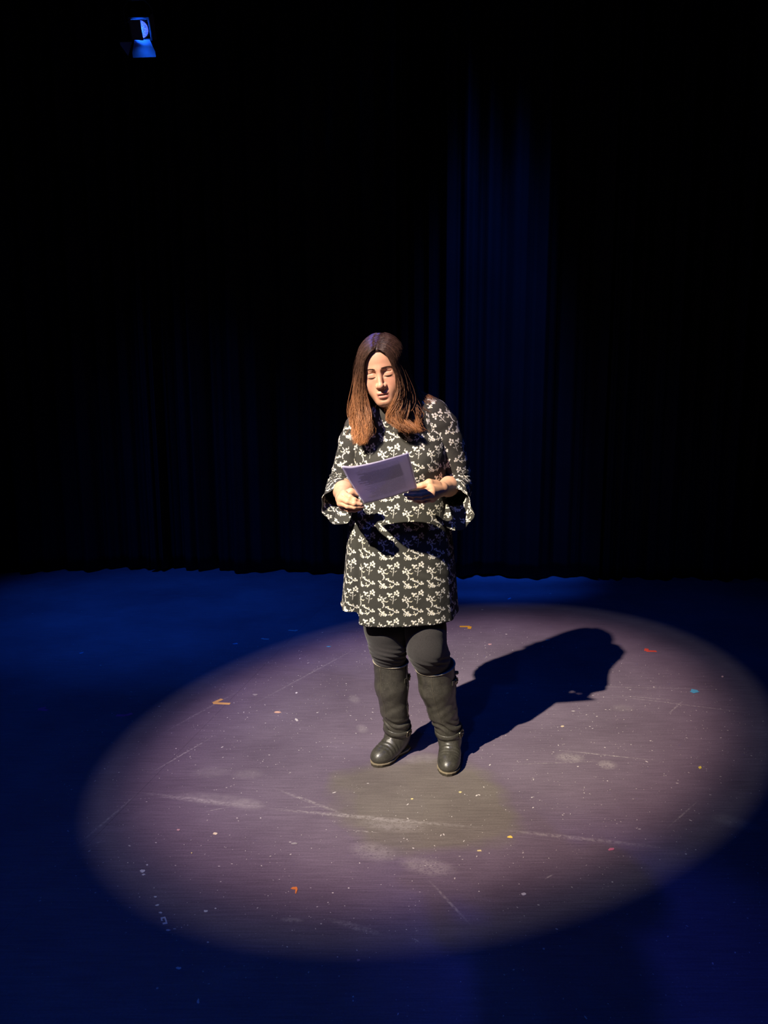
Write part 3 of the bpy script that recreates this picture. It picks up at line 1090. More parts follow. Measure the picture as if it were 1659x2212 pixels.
    fs = [(k * n_ + q, k * n_ + q + 1, ((k + 1) % 4) * n_ + q + 1, ((k + 1) % 4) * n_ + q) for q in range(n_ - 1) for k in range(4)]
    fs += [(0, n_, 2 * n_, 3 * n_), (n_ - 1, 4 * n_ - 1, 3 * n_ - 1, 2 * n_ - 1)]
    m_.add(vs, fs)
    if strap_tab.get('loose'):
        e = rg2[int(np.argmax(dr2 @ np.array(strap_tab['tab_dir'])))]
        out = np.array(strap_tab['loose'])
        b0 = [e + np.array([0, 0, .010]) + out * t for t in np.linspace(-.004, .022, 6)]
        m_.tube(np.array(b0) - PO, [.006, .0075, .008, .008, .0075, .005], 8)
    m_.build('top_strap', M_LEATHER, bo)
    j = int(np.argmax(dr2 @ np.array(strap_tab['tab_buckle'])))
    buckle(rg2[j] + dr2[j] * .0050, dr2[j], n2, .022, .022)
    return bo


BL = Boot([(.024, 2.788, .430), (.030, 2.797, .30), (.040, 2.808, .20), (.052, 2.820, .135), (.060, 2.835, .075)], (.067, .064, .053, .047, .043),
          (.088, 2.880, 0), (-.036, 2.722, 0), (.04, -.05, 1), (.026, 2.79, .402))
BR = Boot([(.191, 2.765, .430), (.206, 2.778, .30), (.228, 2.790, .20), (.248, 2.797, .135), (.258, 2.805, .075)], (.0775, .070, .056, .048, .043),
          (.272, 2.872, 0), (.238, 2.650, 0), (-.15, -.15, 1), (.194, 2.768, .392))
make_boot(BL, 1, 'black leather riding boot with zip, toes turned out to the left',
          dict(seam=math.radians(-128), zip=math.radians(-28), strap_c=np.array([.056, 2.828, .112]), strap_n=(.10, -.20, 1), buckle_dir=(.80, -.6, 0),
               tab_c=np.array([.026, 2.80, .335]), tab_dir=(1, .5, 0), tab_buckle=(.98, -.10, 0)))
make_boot(BR, 1, 'black leather riding boot with side buckles, toes towards the viewer',
          dict(seam=math.radians(-106), strap_c=np.array([.254, 2.802, .112]), strap_n=(-.10, -.22, 1), buckle_dir=(.86, -.5, 0),
               tab_c=np.array([.204, 2.787, .335]), tab_dir=(1, .4, 0), tab_buckle=(.90, -.42, 0), loose=(1.0, -.1, .12)))


# ------------------------------------------------------------------ dress
def mat_dress():
    m, n, b = new_mat('floral_print_crepe')
    TW, TH = 88.0, 104.0                                  # repeat of the print in millimetres
    uvn = nd(n, 'ShaderNodeUVMap', uv_map='UVMap')
    sc = nd(n, 'ShaderNodeVectorMath', operation='MULTIPLY'); sc.inputs[1].default_value = (1000 / TW, 1000 / TH, 0)
    n.links.new(uvn.outputs[0], sc.inputs[0])
    fr = nd(n, 'ShaderNodeVectorMath', operation='FRACTION'); n.links.new(sc.outputs[0], fr.inputs[0])
    ml = nd(n, 'ShaderNodeVectorMath', operation='MULTIPLY'); ml.inputs[1].default_value = (TW, TH, 0)
    n.links.new(fr.outputs[0], ml.inputs[0])
    # four sprigs in one repeat, as petals (x, y, radius) measured on the cloth
    A = [(585, 345, 11), (604, 352, 11), (598, 370, 10), (622, 347, 9), (656, 332, 11), (678, 318, 11), (690, 336, 11), (672, 350, 10), (690, 364, 10), (652, 352, 8),
         (640, 374, 9), (622, 378, 8), (641, 392, 5), (640, 403, 5), (640, 414, 5), (638, 425, 5), (635, 437, 4), (632, 449, 4), (620, 408, 5), (610, 402, 4), (658, 408, 5), (668, 402, 4)]
    B_ = [(502, 374, 7), (520, 386, 11), (490, 404, 10), (494, 420, 9), (512, 410, 11), (538, 404, 9), (556, 394, 8), (566, 386, 6), (545, 420, 10), (562, 428, 7), (576, 430, 6),
          (586, 424, 4), (528, 432, 9), (538, 446, 8), (544, 458, 7), (545, 470, 7), (542, 482, 6), (534, 492, 5), (505, 360, 4)]
    C = [(570, 486, 10), (588, 482, 9), (590, 498, 9), (606, 506, 9), (622, 512, 8), (636, 500, 6), (640, 518, 9), (655, 534, 9), (676, 520, 10), (690, 536, 10), (672, 540, 9),
         (606, 540, 7), (598, 566, 7), (614, 560, 8), (630, 562, 8), (620, 574, 7), (640, 552, 6)]
    D = [(492, 508, 9), (502, 520, 8), (512, 510, 6), (514, 534, 9), (528, 546, 10), (506, 556, 7), (544, 538, 10), (540, 556, 10), (524, 566, 9), (556, 560, 9), (572, 568, 10),
         (560, 576, 9), (542, 574, 8), (516, 580, 6), (500, 572, 4)]
    k = .358
    wpn = nd(n, 'ShaderNodeTexNoise'); wpn.inputs['Scale'].default_value = .42; wpn.inputs['Detail'].default_value = 1
    n.links.new(ml.outputs[0], wpn.inputs['Vector'])
    wpm = nd(n, 'ShaderNodeSeparateColor'); n.links.new(wpn.outputs['Color'], wpm.inputs[0])
    wpc = nd(n, 'ShaderNodeCombineXYZ')
    n.links.new(mth(n, 'MULTIPLY_ADD', wpm.outputs[0], 4.6), wpc.inputs[0]); n.links.new(mth(n, 'MULTIPLY_ADD', wpm.outputs[1], 4.6), wpc.inputs[1])
    for i_ in (0, 1): wpc.inputs[i_].links[0].from_node.inputs[2].default_value = -2.3
    wad = nd(n, 'ShaderNodeVectorMath', operation='ADD'); n.links.new(ml.outputs[0], wad.inputs[0]); n.links.new(wpc.outputs[0], wad.inputs[1])
    dist = None
    for x, y, r in A + B_ + C + D:
        d = nd(n, 'ShaderNodeVectorMath', operation='DISTANCE')
        d.inputs[1].default_value = ((x - 462) * k, TH - (y - 305) * k, 0)
        n.links.new(wad.outputs[0], d.inputs[0])
        e = mth(n, 'SUBTRACT', d.outputs['Value'], r * k * .98)
        dist = e if dist is None else mth(n, 'MINIMUM', dist, e)
    # ragged petals: the outline broken by fine noise
    nz = noise(n, ml.outputs[0], 1.1, 2, .6)
    dist = mth(n, 'ADD', dist, mth(n, 'MULTIPLY', mth(n, 'SUBTRACT', nz, .47), 3.6))
    msk = mr(n, dist, .35, -.35)
    cz = noise(n, ml.outputs[0], .16, 1)
    petal = mixc(n, mr(n, cz, .45, .62), (.72, .70, .66), (.74, .68, .48))
    t = nd(n, 'ShaderNodeTexCoord')
    wv = noise(n, t.outputs['Object'], 700, 2)
    base = mixc(n, wv, (.034, .033, .028), (.058, .056, .048))
    n.links.new(mixc(n, msk, base, petal), b.inputs['Base Color'])
    b.inputs['Roughness'].default_value = .85
    b.inputs['Specular IOR Level'].default_value = .15
    bump(n, b, mth(n, 'ADD', wv, mth(n, 'MULTIPLY', noise(n, t.outputs['Object'], 16, 3, .5, .4), 6.0)), .25, .0016)
    return m


M_DRESS = mat_dress()


def loft(name, rings, mat, parent, uvs, closed=True, thick=.0015, **kw):
    R = np.asarray(rings)
    M_, N_ = R.shape[:2]
    i, j = np.meshgrid(np.arange(M_ - 1), np.arange(N_ - 1), indexing='ij')
    a = (i * N_ + j).ravel()
    F = np.stack([a, a + N_, a + N_ + 1, a + 1], -1)
    o = mesh_obj(name, R.reshape(-1, 3) - PO, F, mat, parent, uv=np.asarray(uvs).reshape(-1, 2), **kw)
    md = o.modifiers.new('thickness', 'SOLIDIFY'); md.thickness = thick; md.offset = -1
    return o


def ring_uv(R, v):
    """u = length of cloth measured from the middle of the front"""
    R = np.asarray(R)
    s = np.concatenate([np.zeros((len(R), 1)), np.cumsum(np.linalg.norm(np.diff(R, axis=1), axis=2), axis=1)], 1)
    mid = R.shape[1] // 2
    s = s - s[:, mid:mid + 1]
    return np.stack([s, np.broadcast_to(np.asarray(v)[:, None] if np.ndim(v) == 1 else v, s.shape)], -1)


# rows of the shift: z, centre x, half width, front y, back y, squareness
TAB = np.array([
    [1.300, .060, .158, 2.712, 2.900, 2.3], [1.250, .059, .166, 2.680, 2.906, 2.3], [1.200, .058, .168, 2.650, 2.905, 2.3], [1.150, .058, .168, 2.640, 2.903, 2.3],
    [1.080, .058, .172, 2.642, 2.902, 2.3], [1.000, .058, .182, 2.640, 2.905, 2.3], [.925, .058, .192, 2.634, 2.915, 2.3], [.850, .058, .199, 2.630, 2.925, 2.35],
    [.770, .058, .207, 2.627, 2.934, 2.4], [.700, .0575, .213, 2.628, 2.938, 2.45], [.640, .057, .218, 2.632, 2.938, 2.5], [.555, .0565, .224, 2.636, 2.938, 2.5]])
NS = 241
th = np.linspace(-1.5 * PI, .5 * PI, NS)                 # seam at the back, middle of the sweep = front (-y)
ct, st_ = np.cos(th), np.sin(th)
rings, vv = [], []
# yoke: from the neckline over the shoulders
nk_c = np.array([.046, 2.775])
for t in np.linspace(0, 1, 16):
    row = TAB[0]
    e = 2 / 2.3
    xo = row[1] + row[2] * np.sign(ct) * np.abs(ct) ** e
    yo = np.where(st_ < 0, (row[3] + row[4]) / 2 + (row[4] - row[3]) / 2 * np.sign(st_) * np.abs(st_) ** e, (row[3] + row[4]) / 2 + (row[4] - row[3]) / 2 * np.abs(st_) ** e)
    xi = nk_c[0] + .074 * ct
    yi = nk_c[1] + np.where(st_ < 0, .072, .060) * st_
    zi = 1.372 + .018 * np.abs(ct) ** 2 - .030 * np.maximum(0, -st_) ** 1.5 + .035 * np.maximum(0, st_)
    tt = math.sin(t * PI / 2) ** .9
    z = zi + (1.300 - zi) * (1 - math.cos(t * PI / 2)) ** .9 - .008 * t + .022 * (1 - t) * 0 + .030 * math.sin(PI * t) * np.abs(ct) ** 2 * .35
    z = z + (ct > 0) * .022 * np.abs(ct) * math.sin(PI * min(1, t * 1.0) / 1) * .6
    rings.append(np.stack([xi + (xo - xi) * tt, yi + (yo - yi) * tt, z], -1))
zt = np.r_[np.linspace(1.285, .66, 70), np.linspace(.65, 0, 1)]
zt = np.linspace(1.285, .63, 74)
for z in zt:
    cx_, a_, yf, yb, sq = [np.interp(-z, -TAB[:, 0], TAB[:, k]) for k in range(1, 6)]
    e = 2 / sq
    x = cx_ + a_ * np.sign(ct) * np.abs(ct) ** e
    y = (yf + yb) / 2 + (yb - yf) / 2 * np.sign(st_) * np.abs(st_) ** e
    # bust
    for sx_ in (-.072, .072):
        y = y - .018 * np.exp(-((x - .058 - sx_) / .055) ** 2 - ((z - 1.175) / .055) ** 2) * (st_ < 0)
    y = y - .010 * np.exp(-((x - .058) / .11) ** 2 - ((z - .95) / .10) ** 2) * (st_ < 0)      # belly
    low = np.clip((1.05 - z) / .5, 0, 1)
    # soft vertical folds, stronger to the hem
    fold = low * (.004 * np.sin(7 * th + 1.3) + .003 * np.sin(12 * th + .5 + 2 * z)) * (1 - .75 * np.exp(-((ct) / .55) ** 2))
    # one deep pleat on the image-left side: the front panel steps over the back panel
    pl = np.exp(-((th - (-PI + .76)) / .10) ** 2)
    fold = fold - low * .030 * pl
    nx_, ny_ = ct, st_
    # drag lines at the waist
    dl = .0022 * np.exp(-((z - .80) / .035) ** 2) * np.sin((z * 1.0 + .35 * (x - .05)) * 190) * np.clip((x - .05) * 8, 0, 1) * (st_ < 0)
    rings.append(np.stack([x + nx_ * fold, y + ny_ * (fold + dl), np.full(NS, z)], -1))
# hem rows: the front panel drops lower than the sides
last = rings[-1]
# hem height by angle: th=-PI is image left, -PI/2 front, 0 image right
hem = np.interp(th, [-1.5 * PI, -PI - .3, -PI, -PI + .72, -PI + .84, -PI / 2 - .45, -PI / 2, -.55, -.25, 0, .5 * PI], [.628, .636, .634, .628, .590, .585, .589, .595, .604, .612, .628])
for k in range(1, 9):
    t = k / 8
    q = last.copy()
    q[:, 2] = .63 + (hem - .63) * t
    q[:, 0] += (q[:, 0] - .057) * .012 * t
    q[:, 1] += (q[:, 1] - 2.78) * .010 * t
    rings.append(q)
R_ = np.array(rings)
vrow = np.r_[1.285 + np.cumsum(np.linalg.norm(np.diff(R_[:17, NS // 2], axis=0), axis=1)[::-1])[::-1], R_[16:, NS // 2, 2]]
UV = ring_uv(R_, vrow)
UV[17 + 73 - 1:, :, 1] = R_[17 + 73 - 1:, :, 2]
UV[17 + 73:, :, 0] = UV[17 + 72, :, 0]
dress = loft('dress', R_, M_DRESS, person, UV, label='black crepe dress printed with small white flower sprigs')
# neck binding and hem edge
MB().tube(R_[0][:-1] - PO, .0022, 6, True).build('neck_binding', simple('black_binding', (.03, .03, .026), .85), dress, True)


def sleeve(C, Rr, fl_dir, lab, seed, flo):
    """C: centres, Rr: radii up to the flounce; flo: list of (centre, r_side, r_depth) rings of the hanging flounce"""
    r = np.random.default_rng(seed)
    P_ = catmull(C, 46)
    rr = np.interp(np.linspace(0, 1, 46), np.linspace(0, 1, len(Rr)), Rr)
    N_ = 97
    a_ = np.linspace(0, 2 * PI, N_)
    tg = np.gradient(P_, axis=0); tg /= np.linalg.norm(tg, axis=1)[:, None]
    out, vl_ = [], [0.0]
    ref = np.array([0.0, 1.0, 0.0])                       # seam starts at the back
    for i in range(46):
        u = ref - tg[i] * (ref @ tg[i]); u /= np.linalg.norm(u)
        ref = u
        w = np.cross(tg[i], u)
        t = i / 45
        wr = .0035 * np.exp(-((t - .72) / .13) ** 2) * np.sin(t * 95 + 1.6 * np.sin(a_ + seed)) + .0030 * np.exp(-((t - .30) / .16) ** 2) * np.sin(t * 50 + 2.2 * np.sin(a_ * 1 + 2 + seed)) + .0018 * np.sin(3 * a_ + seed + 4 * t)
        out.append(P_[i] + (rr[i] + wr)[:, None] * (np.cos(a_)[:, None] * u + np.sin(a_)[:, None] * w))
    u0, w0 = u, w
    base = out[-1]
    cen = P_[-1]
    k0 = len(out)
    nF = 22
    drop = np.array(flo['drop'])
    for k in range(1, nF + 1):
        t = k / nF
        rad = (base - cen) / np.linalg.norm(base - cen, axis=1)[:, None]
        ruff = flo['flare'] * t ** 1.1 * (.75 + .25 * np.sin(a_ * flo['n'] + seed)) + .004 * t * np.sin(a_ * 7 + seed * 2)
        low = .5 - .5 * rad[:, 2]                          # lower side hangs further
        q = base + rad * ruff[:, None] * np.array([1.0, .8, .45]) + drop * t * (.55 + .45 * low)[:, None] + tg[-1] * (.020 * t)
        q[:, 2] -= flo['sag'] * t * (.5 + .5 * low)
        out.append(q)
    R_ = np.array(out)
    vc = -np.r_[0, np.cumsum(np.linalg.norm(np.diff(R_[:k0].mean(1), axis=0), axis=1))] + seed * .03
    vlen = np.repeat(vc[:, None], N_, 1)
    vlen = np.concatenate([vlen, vlen[-1] - np.cumsum(np.linalg.norm(np.diff(R_[k0 - 1:], axis=0), axis=2), axis=0)])
    U = ring_uv(R_, vlen)
    # keep the print at one width along the upper sleeve
    so = loft('sleeve', R_[:k0], M_DRESS, dress, U[:k0])
    fo = loft('sleeve_flounce', R_[k0 - 1:], M_DRESS, dress, U[k0 - 1:], label=lab)
    return R_


sleeve([(-.010, 2.800, 1.332), (-.062, 2.803, 1.308), (-.100, 2.808, 1.250), (-.122, 2.812, 1.178), (-.146, 2.815, 1.106), (-.160, 2.780, 1.066), (-.162, 2.715, 1.060)],
       (.052, .066, .063, .059, .056, .055, .049), None, 'flared sleeve end at the image-left wrist', 1,
       dict(drop=(.000, -.024, -.034), flare=.014, n=3, sag=.014))
sleeve([(.105, 2.798, 1.358), (.165, 2.80, 1.338), (.216, 2.803, 1.275), (.246, 2.808, 1.185), (.268, 2.81, 1.105), (.264, 2.770, 1.070), (.248, 2.705, 1.068)],
       (.052, .068, .066, .060, .057, .056, .050), None, 'flared sleeve end hanging below the image-right hand', 2,
       dict(drop=(.016, -.014, -.055), flare=.016, n=4, sag=.022))
# ------------------------------------------------------------------ hair
def mat_hair(name, dark):
    m, n, b = new_mat(name)
    a = nd(n, 'ShaderNodeVertexColor', layer_name='Col')
    t = nd(n, 'ShaderNodeTexCoord')
    nz = noise(n, t.outputs['Object'], 90, 3, .7)
    n.links.new(mixc(n, .5, a.outputs[0], ramp(n, nz, [(.25, (.25, .25, .25)), (.75, (.75, .75, .75))]), 'OVERLAY'), b.inputs['Base Color'])
    b.inputs['Roughness'].default_value = .42
    b.inputs['Specular IOR Level'].default_value = .45
    return m


M_HAIR = mat_hair('brown_hair', 1)
ROOT, TIPC = np.array([.050, .026, .016]), np.array([.42, .17, .062])


def hair_colour(p):
    """dark roots to caramel ends, by how far the lock has fallen"""
    t = np.clip((1.515 - p[:, 2]) / .24, 0, 1) ** 1.25
    return ROOT * (1 - t[:, None]) + TIPC * t[:, None]


def sdf_cap(p):
    c = head_local(p)
    keep = .894 * (c[:, 1] + .074) + .447 * (c[:, 2] - .068)
    keep = keep - .0
    d = sdf_head(p) - .0075
    return smax(d, -keep, .006)


vc, fc = nets(sdf_cap, axis([(HC[0] - .12, HC[0] + .12, .003)]), axis([(HC[1] - .13, HC[1] + .14, .003)]), axis([(HC[2] - .14, HC[2] + .14, .003)]))
hair = mesh_obj('hair', vc - PO, fc, M_HAIR, person, colors=np.tile(ROOT * .8, (len(vc), 1)), label='long loose brown hair, dark at the parting and caramel at the ends')

# guide locks, from the face edge to the back of the head (pixel x, y, distance)
GL = [
    [(814, 759, 2.655), (801, 769, 2.655), (791, 792, 2.662), (786, 826, 2.672), (789, 866, 2.672), (797, 900, 2.652), (796, 930, 2.640), (783, 956, 2.632)],
    [(815, 752, 2.656), (796, 764, 2.660), (782, 796, 2.670), (777, 836, 2.680), (777, 880, 2.675), (781, 915, 2.655), (782, 942, 2.642), (775, 961, 2.636)],
    [(816, 745, 2.664), (793, 757, 2.670), (777, 795, 2.688), (772, 842, 2.698), (768, 888, 2.694), (768, 918, 2.675), (770, 940, 2.660), (772, 958, 2.652)],
    [(818, 737, 2.685), (793, 747, 2.695), (774, 786, 2.715), (769, 840, 2.730), (764, 885, 2.734), (763, 910, 2.718), (768, 930, 2.695), (776, 952, 2.672)],
    [(820, 729, 2.715), (797, 736, 2.730), (775, 776, 2.760), (770, 836, 2.778), (766, 880, 2.788), (764, 905, 2.780), (767, 920, 2.765), (773, 938, 2.745)],
    [(822, 725, 2.755), (802, 730, 2.785), (784, 772, 2.825), (779, 832, 2.845), (777, 876, 2.865), (775, 905, 2.880), (775, 925, 2.886), (776, 940, 2.888)],
    [(823, 725, 2.790), (812, 734, 2.820), (803, 775, 2.855), (801, 832, 2.868), (801, 876, 2.884), (801, 905, 2.896), (801, 925, 2.902), (801, 940, 2.905)],
]
GR = [
    [(816, 759, 2.652), (833, 770, 2.648), (848, 793, 2.646), (857, 826, 2.646), (853, 858, 2.648), (846, 888, 2.644), (845, 908, 2.632), (860, 922, 2.624)],
    [(816.5, 752, 2.655), (840, 764, 2.652), (856, 792, 2.656), (864, 830, 2.660), (863, 866, 2.662), (857, 896, 2.650), (861, 918, 2.636), (880, 932, 2.630)],
    [(817.5, 745, 2.662), (846, 756, 2.664), (866, 790, 2.675), (876, 835, 2.684), (880, 874, 2.684), (876, 902, 2.668), (884, 922, 2.652), (898, 936, 2.645)],
    [(819, 737, 2.685), (850, 746, 2.692), (873, 784, 2.710), (885, 830, 2.724), (894, 866, 2.726), (897, 893, 2.712), (895, 914, 2.695), (903, 930, 2.682)],
    [(821, 729, 2.715), (850, 734, 2.728), (876, 775, 2.755), (888, 822, 2.770), (900, 850, 2.765), (904, 872, 2.752), (902, 890, 2.735), (906, 906, 2.722)],
    [(823, 725, 2.755), (846, 729, 2.782), (872, 770, 2.815), (884, 815, 2.820), (897, 838, 2.805), (912, 849, 2.790), (932, 857, 2.780), (952, 866, 2.775)],
    [(824, 725, 2.790), (834, 733, 2.820), (848, 775, 2.855), (856, 832, 2.868), (862, 870, 2.884), (868, 900, 2.896), (872, 920, 2.902), (874, 935, 2.905)],
]
TW_ = 19
hv, hf, hc = [], [], []
nv = 0


def guides(G):
    return np.array([catmull([at(*q) for q in g], TW_) for g in G])


def strands(G, count, r0, seed, spread, wave):
    """locks interpolated between the guides; each a thin tapering tube"""
    g = np.random.default_rng(seed)
    K = guides(G)
    t = np.linspace(0, 1, TW_)
    s = g.random(count) * (len(G) - 1)
    s = np.clip(s + .0, 0, len(G) - 1.001)
    i = s.astype(int); u = (s - i)[:, None, None]
    u = u * u * (3 - 2 * u) * .5 + u * .5
    P = K[i] * (1 - u) + K[i + 1] * u                                   # count, TW_, 3
    # layer thickness: away from the skull
    ctr = np.array([HC[0], HC[1] + .015, 0])
    out = P - ctr; out[:, :, 2] = 0
    out /= np.linalg.norm(out, axis=2)[:, :, None] + 1e-6
    lay = (g.random(count) ** 1.3)[:, None, None]
    P = P + out * (lay - .55) * (.004 + .020 * t ** .8)[None, :, None] * spread
    # clumps share a phase, so locks wave together
    nc = max(6, int(len(G) * 8))
    cl = (s / (len(G) - 1) * nc).astype(int)
    ph = g.random(nc + 2) * 6.28
    fr = 5.0 + 3.5 * g.random(nc + 2)
    am = (.005 + .015 * g.random(nc + 2))
    w = am[cl][:, None] * np.sin(fr[cl][:, None] * t[None] * 2 + ph[cl][:, None]) * (.10 * np.minimum(1, t * 8) + t ** 1.7)[None] * wave
    w2 = am[cl][:, None] * np.cos(fr[cl][:, None] * t[None] * 2 + ph[cl][:, None] * 1.7) * (.10 * np.minimum(1, t * 8) + t ** 1.7)[None] * wave
    P[:, :, 0] += w
    P[:, :, 1] += w2 * .7
    cc_ = np.zeros((nc + 2, TW_, 3)); cn_ = np.zeros(nc + 2)
    np.add.at(cc_, cl, P); np.add.at(cn_, cl, 1)
    cc_ /= np.maximum(cn_, 1)[:, None, None]
    P = P + (cc_[cl] - P) * (.12 * np.minimum(1, t * 6) + .50 * t ** 2)[None, :, None]
    jit = g.normal(size=(count, 1, 3)) * np.array([.0035, .003, .002]) * (.3 + t[None, :, None] ** 1.2 * 1.2)
    P = P + jit + g.normal(size=(count, TW_, 3)) * .0006
    # uneven ends
    ln = 1 - .26 * g.random(count) ** 1.5
    idx = (t[None] * ln[:, None]) * (TW_ - 1)
    i0 = np.minimum(idx.astype(int), TW_ - 2); fr_ = (idx - i0)[:, :, None]
    r_ = np.arange(count)[:, None]
    P = P[r_, i0] * (1 - fr_) + P[r_, i0 + 1] * fr_
    cf = (.62 + .76 * g.random(nc + 2))[cl]
    return P, g, cf


def push_out(P, need):
    q = P.reshape(-1, 3)
    for _ in range(4):
        c = head_local(q)
        d = sdf_head(q)
        nd_ = need.reshape(-1)
        m = (d < nd_) & (q[:, 2] > HC[2] - .16)
        if not m.any(): break
        qq = q[m]
        gr = np.stack([sdf_head(qq + np.eye(3)[k] * .001) - d[m] for k in range(3)], -1)
        gr /= np.linalg.norm(gr, axis=1)[:, None] + 1e-9
        q[m] = qq + gr * (nd_[m] - d[m])[:, None]
    # rest on the dress rather than inside it
    for _ in range(2):
        x, y, z = q[:, 0], q[:, 1], q[:, 2]
        yf = np.interp(-z, -TAB[:, 0], TAB[:, 3]); yb = np.interp(-z, -TAB[:, 0], TAB[:, 4])
        a_ = np.interp(-z, -TAB[:, 0], TAB[:, 2])
        inside = (z < 1.30) & (z > 1.0)
        rx = np.clip(np.abs(x - .058) / a_, 0, 1)
        ysurf = (yf + yb) / 2 - (yb - yf) / 2 * (1 - rx ** 2.3) ** (1 / 2.3) - .018 * np.exp(-((np.abs(x - .058) - .072) / .055) ** 2 - ((z - 1.175) / .055) ** 2)
        m = inside & (y > ysurf - .006) & (y < 2.76)
        q[m, 1] = ysurf[m] - .006 - .010 * ((np.abs(q[m, 0] * 977) % 1))
    return q.reshape(P.shape)


def add_tubes(P, r, g, shade, cf):
    global nv
    n_, T_ = P.shape[:2]
    tg = np.gradient(P, axis=1); tg /= np.linalg.norm(tg, axis=2)[:, :, None] + 1e-9
    up = np.array([.2, -.9, .35]); up = up / np.linalg.norm(up)
    a = np.cross(tg, up); a /= np.linalg.norm(a, axis=2)[:, :, None] + 1e-9
    b = np.cross(tg, a)
    t = np.linspace(0, 1, T_)
    prof = np.minimum(1, .55 + 3 * t) * (1 - .80 * np.clip((t - .55) / .45, 0, 1) ** 1.5)
    rr = (r * (.6 + .8 * g.random(n_)))[:, None] * prof[None]
    ring = []
    for k in range(3):
        th_ = 2 * PI * k / 3
        ring.append(P + rr[:, :, None] * (a * math.cos(th_) * 1.25 + b * math.sin(th_) * .8))
    V = np.stack(ring, 2)                                              # n, T, 3, 3
    base = (np.arange(n_ * T_ * 3).reshape(n_, T_, 3)) + nv
    for k in range(3):
        l = (k + 1) % 3
        hf.append(np.stack([base[:, :-1, k], base[:, :-1, l], base[:, 1:, l], base[:, 1:, k]], -1).reshape(-1, 4))
    cc = hair_colour(P.reshape(-1, 3)).reshape(n_, T_, 3) * ((.45 + 1.1 * g.random(n_) * shade) * cf)[:, None, None]
    hc.append(np.repeat(cc[:, :, None, :], 3, 2).reshape(-1, 3))
    hv.append(V.reshape(-1, 3))
    nv += n_ * T_ * 3


tt = np.linspace(0, 1, TW_)
for G, sd_ in ((GL, 11), (GR, 12)):
    P, g, cf = strands(G, 4500, .0012, sd_, 1.0, 1.0)
    need = (.0085 + .006 * g.random(len(P)))[:, None] * np.ones(TW_)[None]
    need = need * (1 - .55 * np.exp(-(tt / .03) ** 2))[None]
    P = push_out(P, need)
    add_tubes(P, .00062, g, 1.0, cf)
    # loose fly-away hairs
    P, g, cf = strands(G, 200, .0003, sd_ + 20, 2.0, 1.5)
    P = P + (g.normal(size=(len(P), 1, 3)) * np.array([.006, .005, .003])) * (tt[None, :, None] ** 1.0) + np.cumsum(g.normal(size=P.shape) * .0007, axis=1)
    P = push_out(P, np.full(P.shape[:2], .012))
    add_tubes(P, .00030, g, 1.3, cf)
Vh, Fh, Ch = np.concatenate(hv), np.concatenate(hf), np.concatenate(hc)
mesh_obj('hair_strands', Vh - PO, Fh, M_HAIR, hair, colors=Ch, kind='stuff')

# ------------------------------------------------------------------ the pages she holds
def mat_paper():
    m, n, b = new_mat('printed_paper')
    uvn = nd(n, 'ShaderNodeUVMap', uv_map='UVMap')
    sp = nd(n, 'ShaderNodeSeparateXYZ'); n.links.new(uvn.outputs[0], sp.inputs[0])
    U, V = sp.outputs[0], sp.outputs[1]
    row = mth(n, 'MULTIPLY', V, 34.0)
    fr = mth(n, 'FRACT', row)
    line = mth(n, 'MULTIPLY', mr(n, fr, .30, .38), mr(n, fr, .86, .78))
    ri = mth(n, 'FLOOR', row)
    wn = nd(n, 'ShaderNodeTexWhiteNoise', noise_dimensions='1D'); n.links.new(ri, wn.inputs['W'])
    endu = mr(n, wn.outputs['Value'], 0, 1, .12, .30)
    inside = mth(n, 'MULTIPLY', mth(n, 'GREATER_THAN', U, endu), mth(n, 'LESS_THAN', U, .84))
    inside = mth(n, 'MULTIPLY', inside, mth(n, 'MULTIPLY', mth(n, 'GREATER_THAN', V, .12), mth(n, 'LESS_THAN', V, .92)))
    wd = nd(n, 'ShaderNodeTexNoise', noise_dimensions='2D'); wd.inputs['Scale'].default_value = 1.0
    mp = nd(n, 'ShaderNodeCombineXYZ'); n.links.new(mth(n, 'MULTIPLY', U, 70.0), mp.inputs[0]); n.links.new(mth(n, 'MULTIPLY', ri, 7.3), mp.inputs[1])
    n.links.new(mp.outputs[0], wd.inputs['Vector'])
    words = mr(n, wd.outputs[0], .36, .46)
    gap = mth(n, 'GREATER_THAN', mth(n, 'FRACT', mth(n, 'MULTIPLY', ri, .1428)), .10)
    ink = mth(n, 'MULTIPLY', mth(n, 'MULTIPLY', line, inside), mth(n, 'MULTIPLY', words, gap))
    # denser paragraph in the upper half of the page
    blk = mth(n, 'MULTIPLY', mth(n, 'MULTIPLY', mth(n, 'GREATER_THAN', V, .48), mth(n, 'LESS_THAN', V, .80)), inside)
    ink = mth(n, 'ADD', mth(n, 'MULTIPLY', ink, .22), mth(n, 'MULTIPLY', blk, .13), clamp=True)
    t = nd(n, 'ShaderNodeTexCoord')
    col = mixc(n, ink, mixc(n, noise(n, t.outputs['Object'], 30), (.72, .69, .80), (.77, .74, .84)), (.22, .21, .24))
    n.links.new(col, b.inputs['Base Color'])
    b.inputs['Roughness'].default_value = .7
    b.inputs['Specular IOR Level'].default_value = .2
    tr = nd(n, 'ShaderNodeBsdfTranslucent'); n.links.new(col, tr.inputs[0])
    mx = nd(n, 'ShaderNodeMixShader'); mx.inputs[0].default_value = .68
    n.links.new(b.outputs[0], mx.inputs[1]); n.links.new(tr.outputs[0], mx.inputs[2])
    n.links.new(mx.outputs[0], n.nodes['Material Output'].inputs[0])
    return m


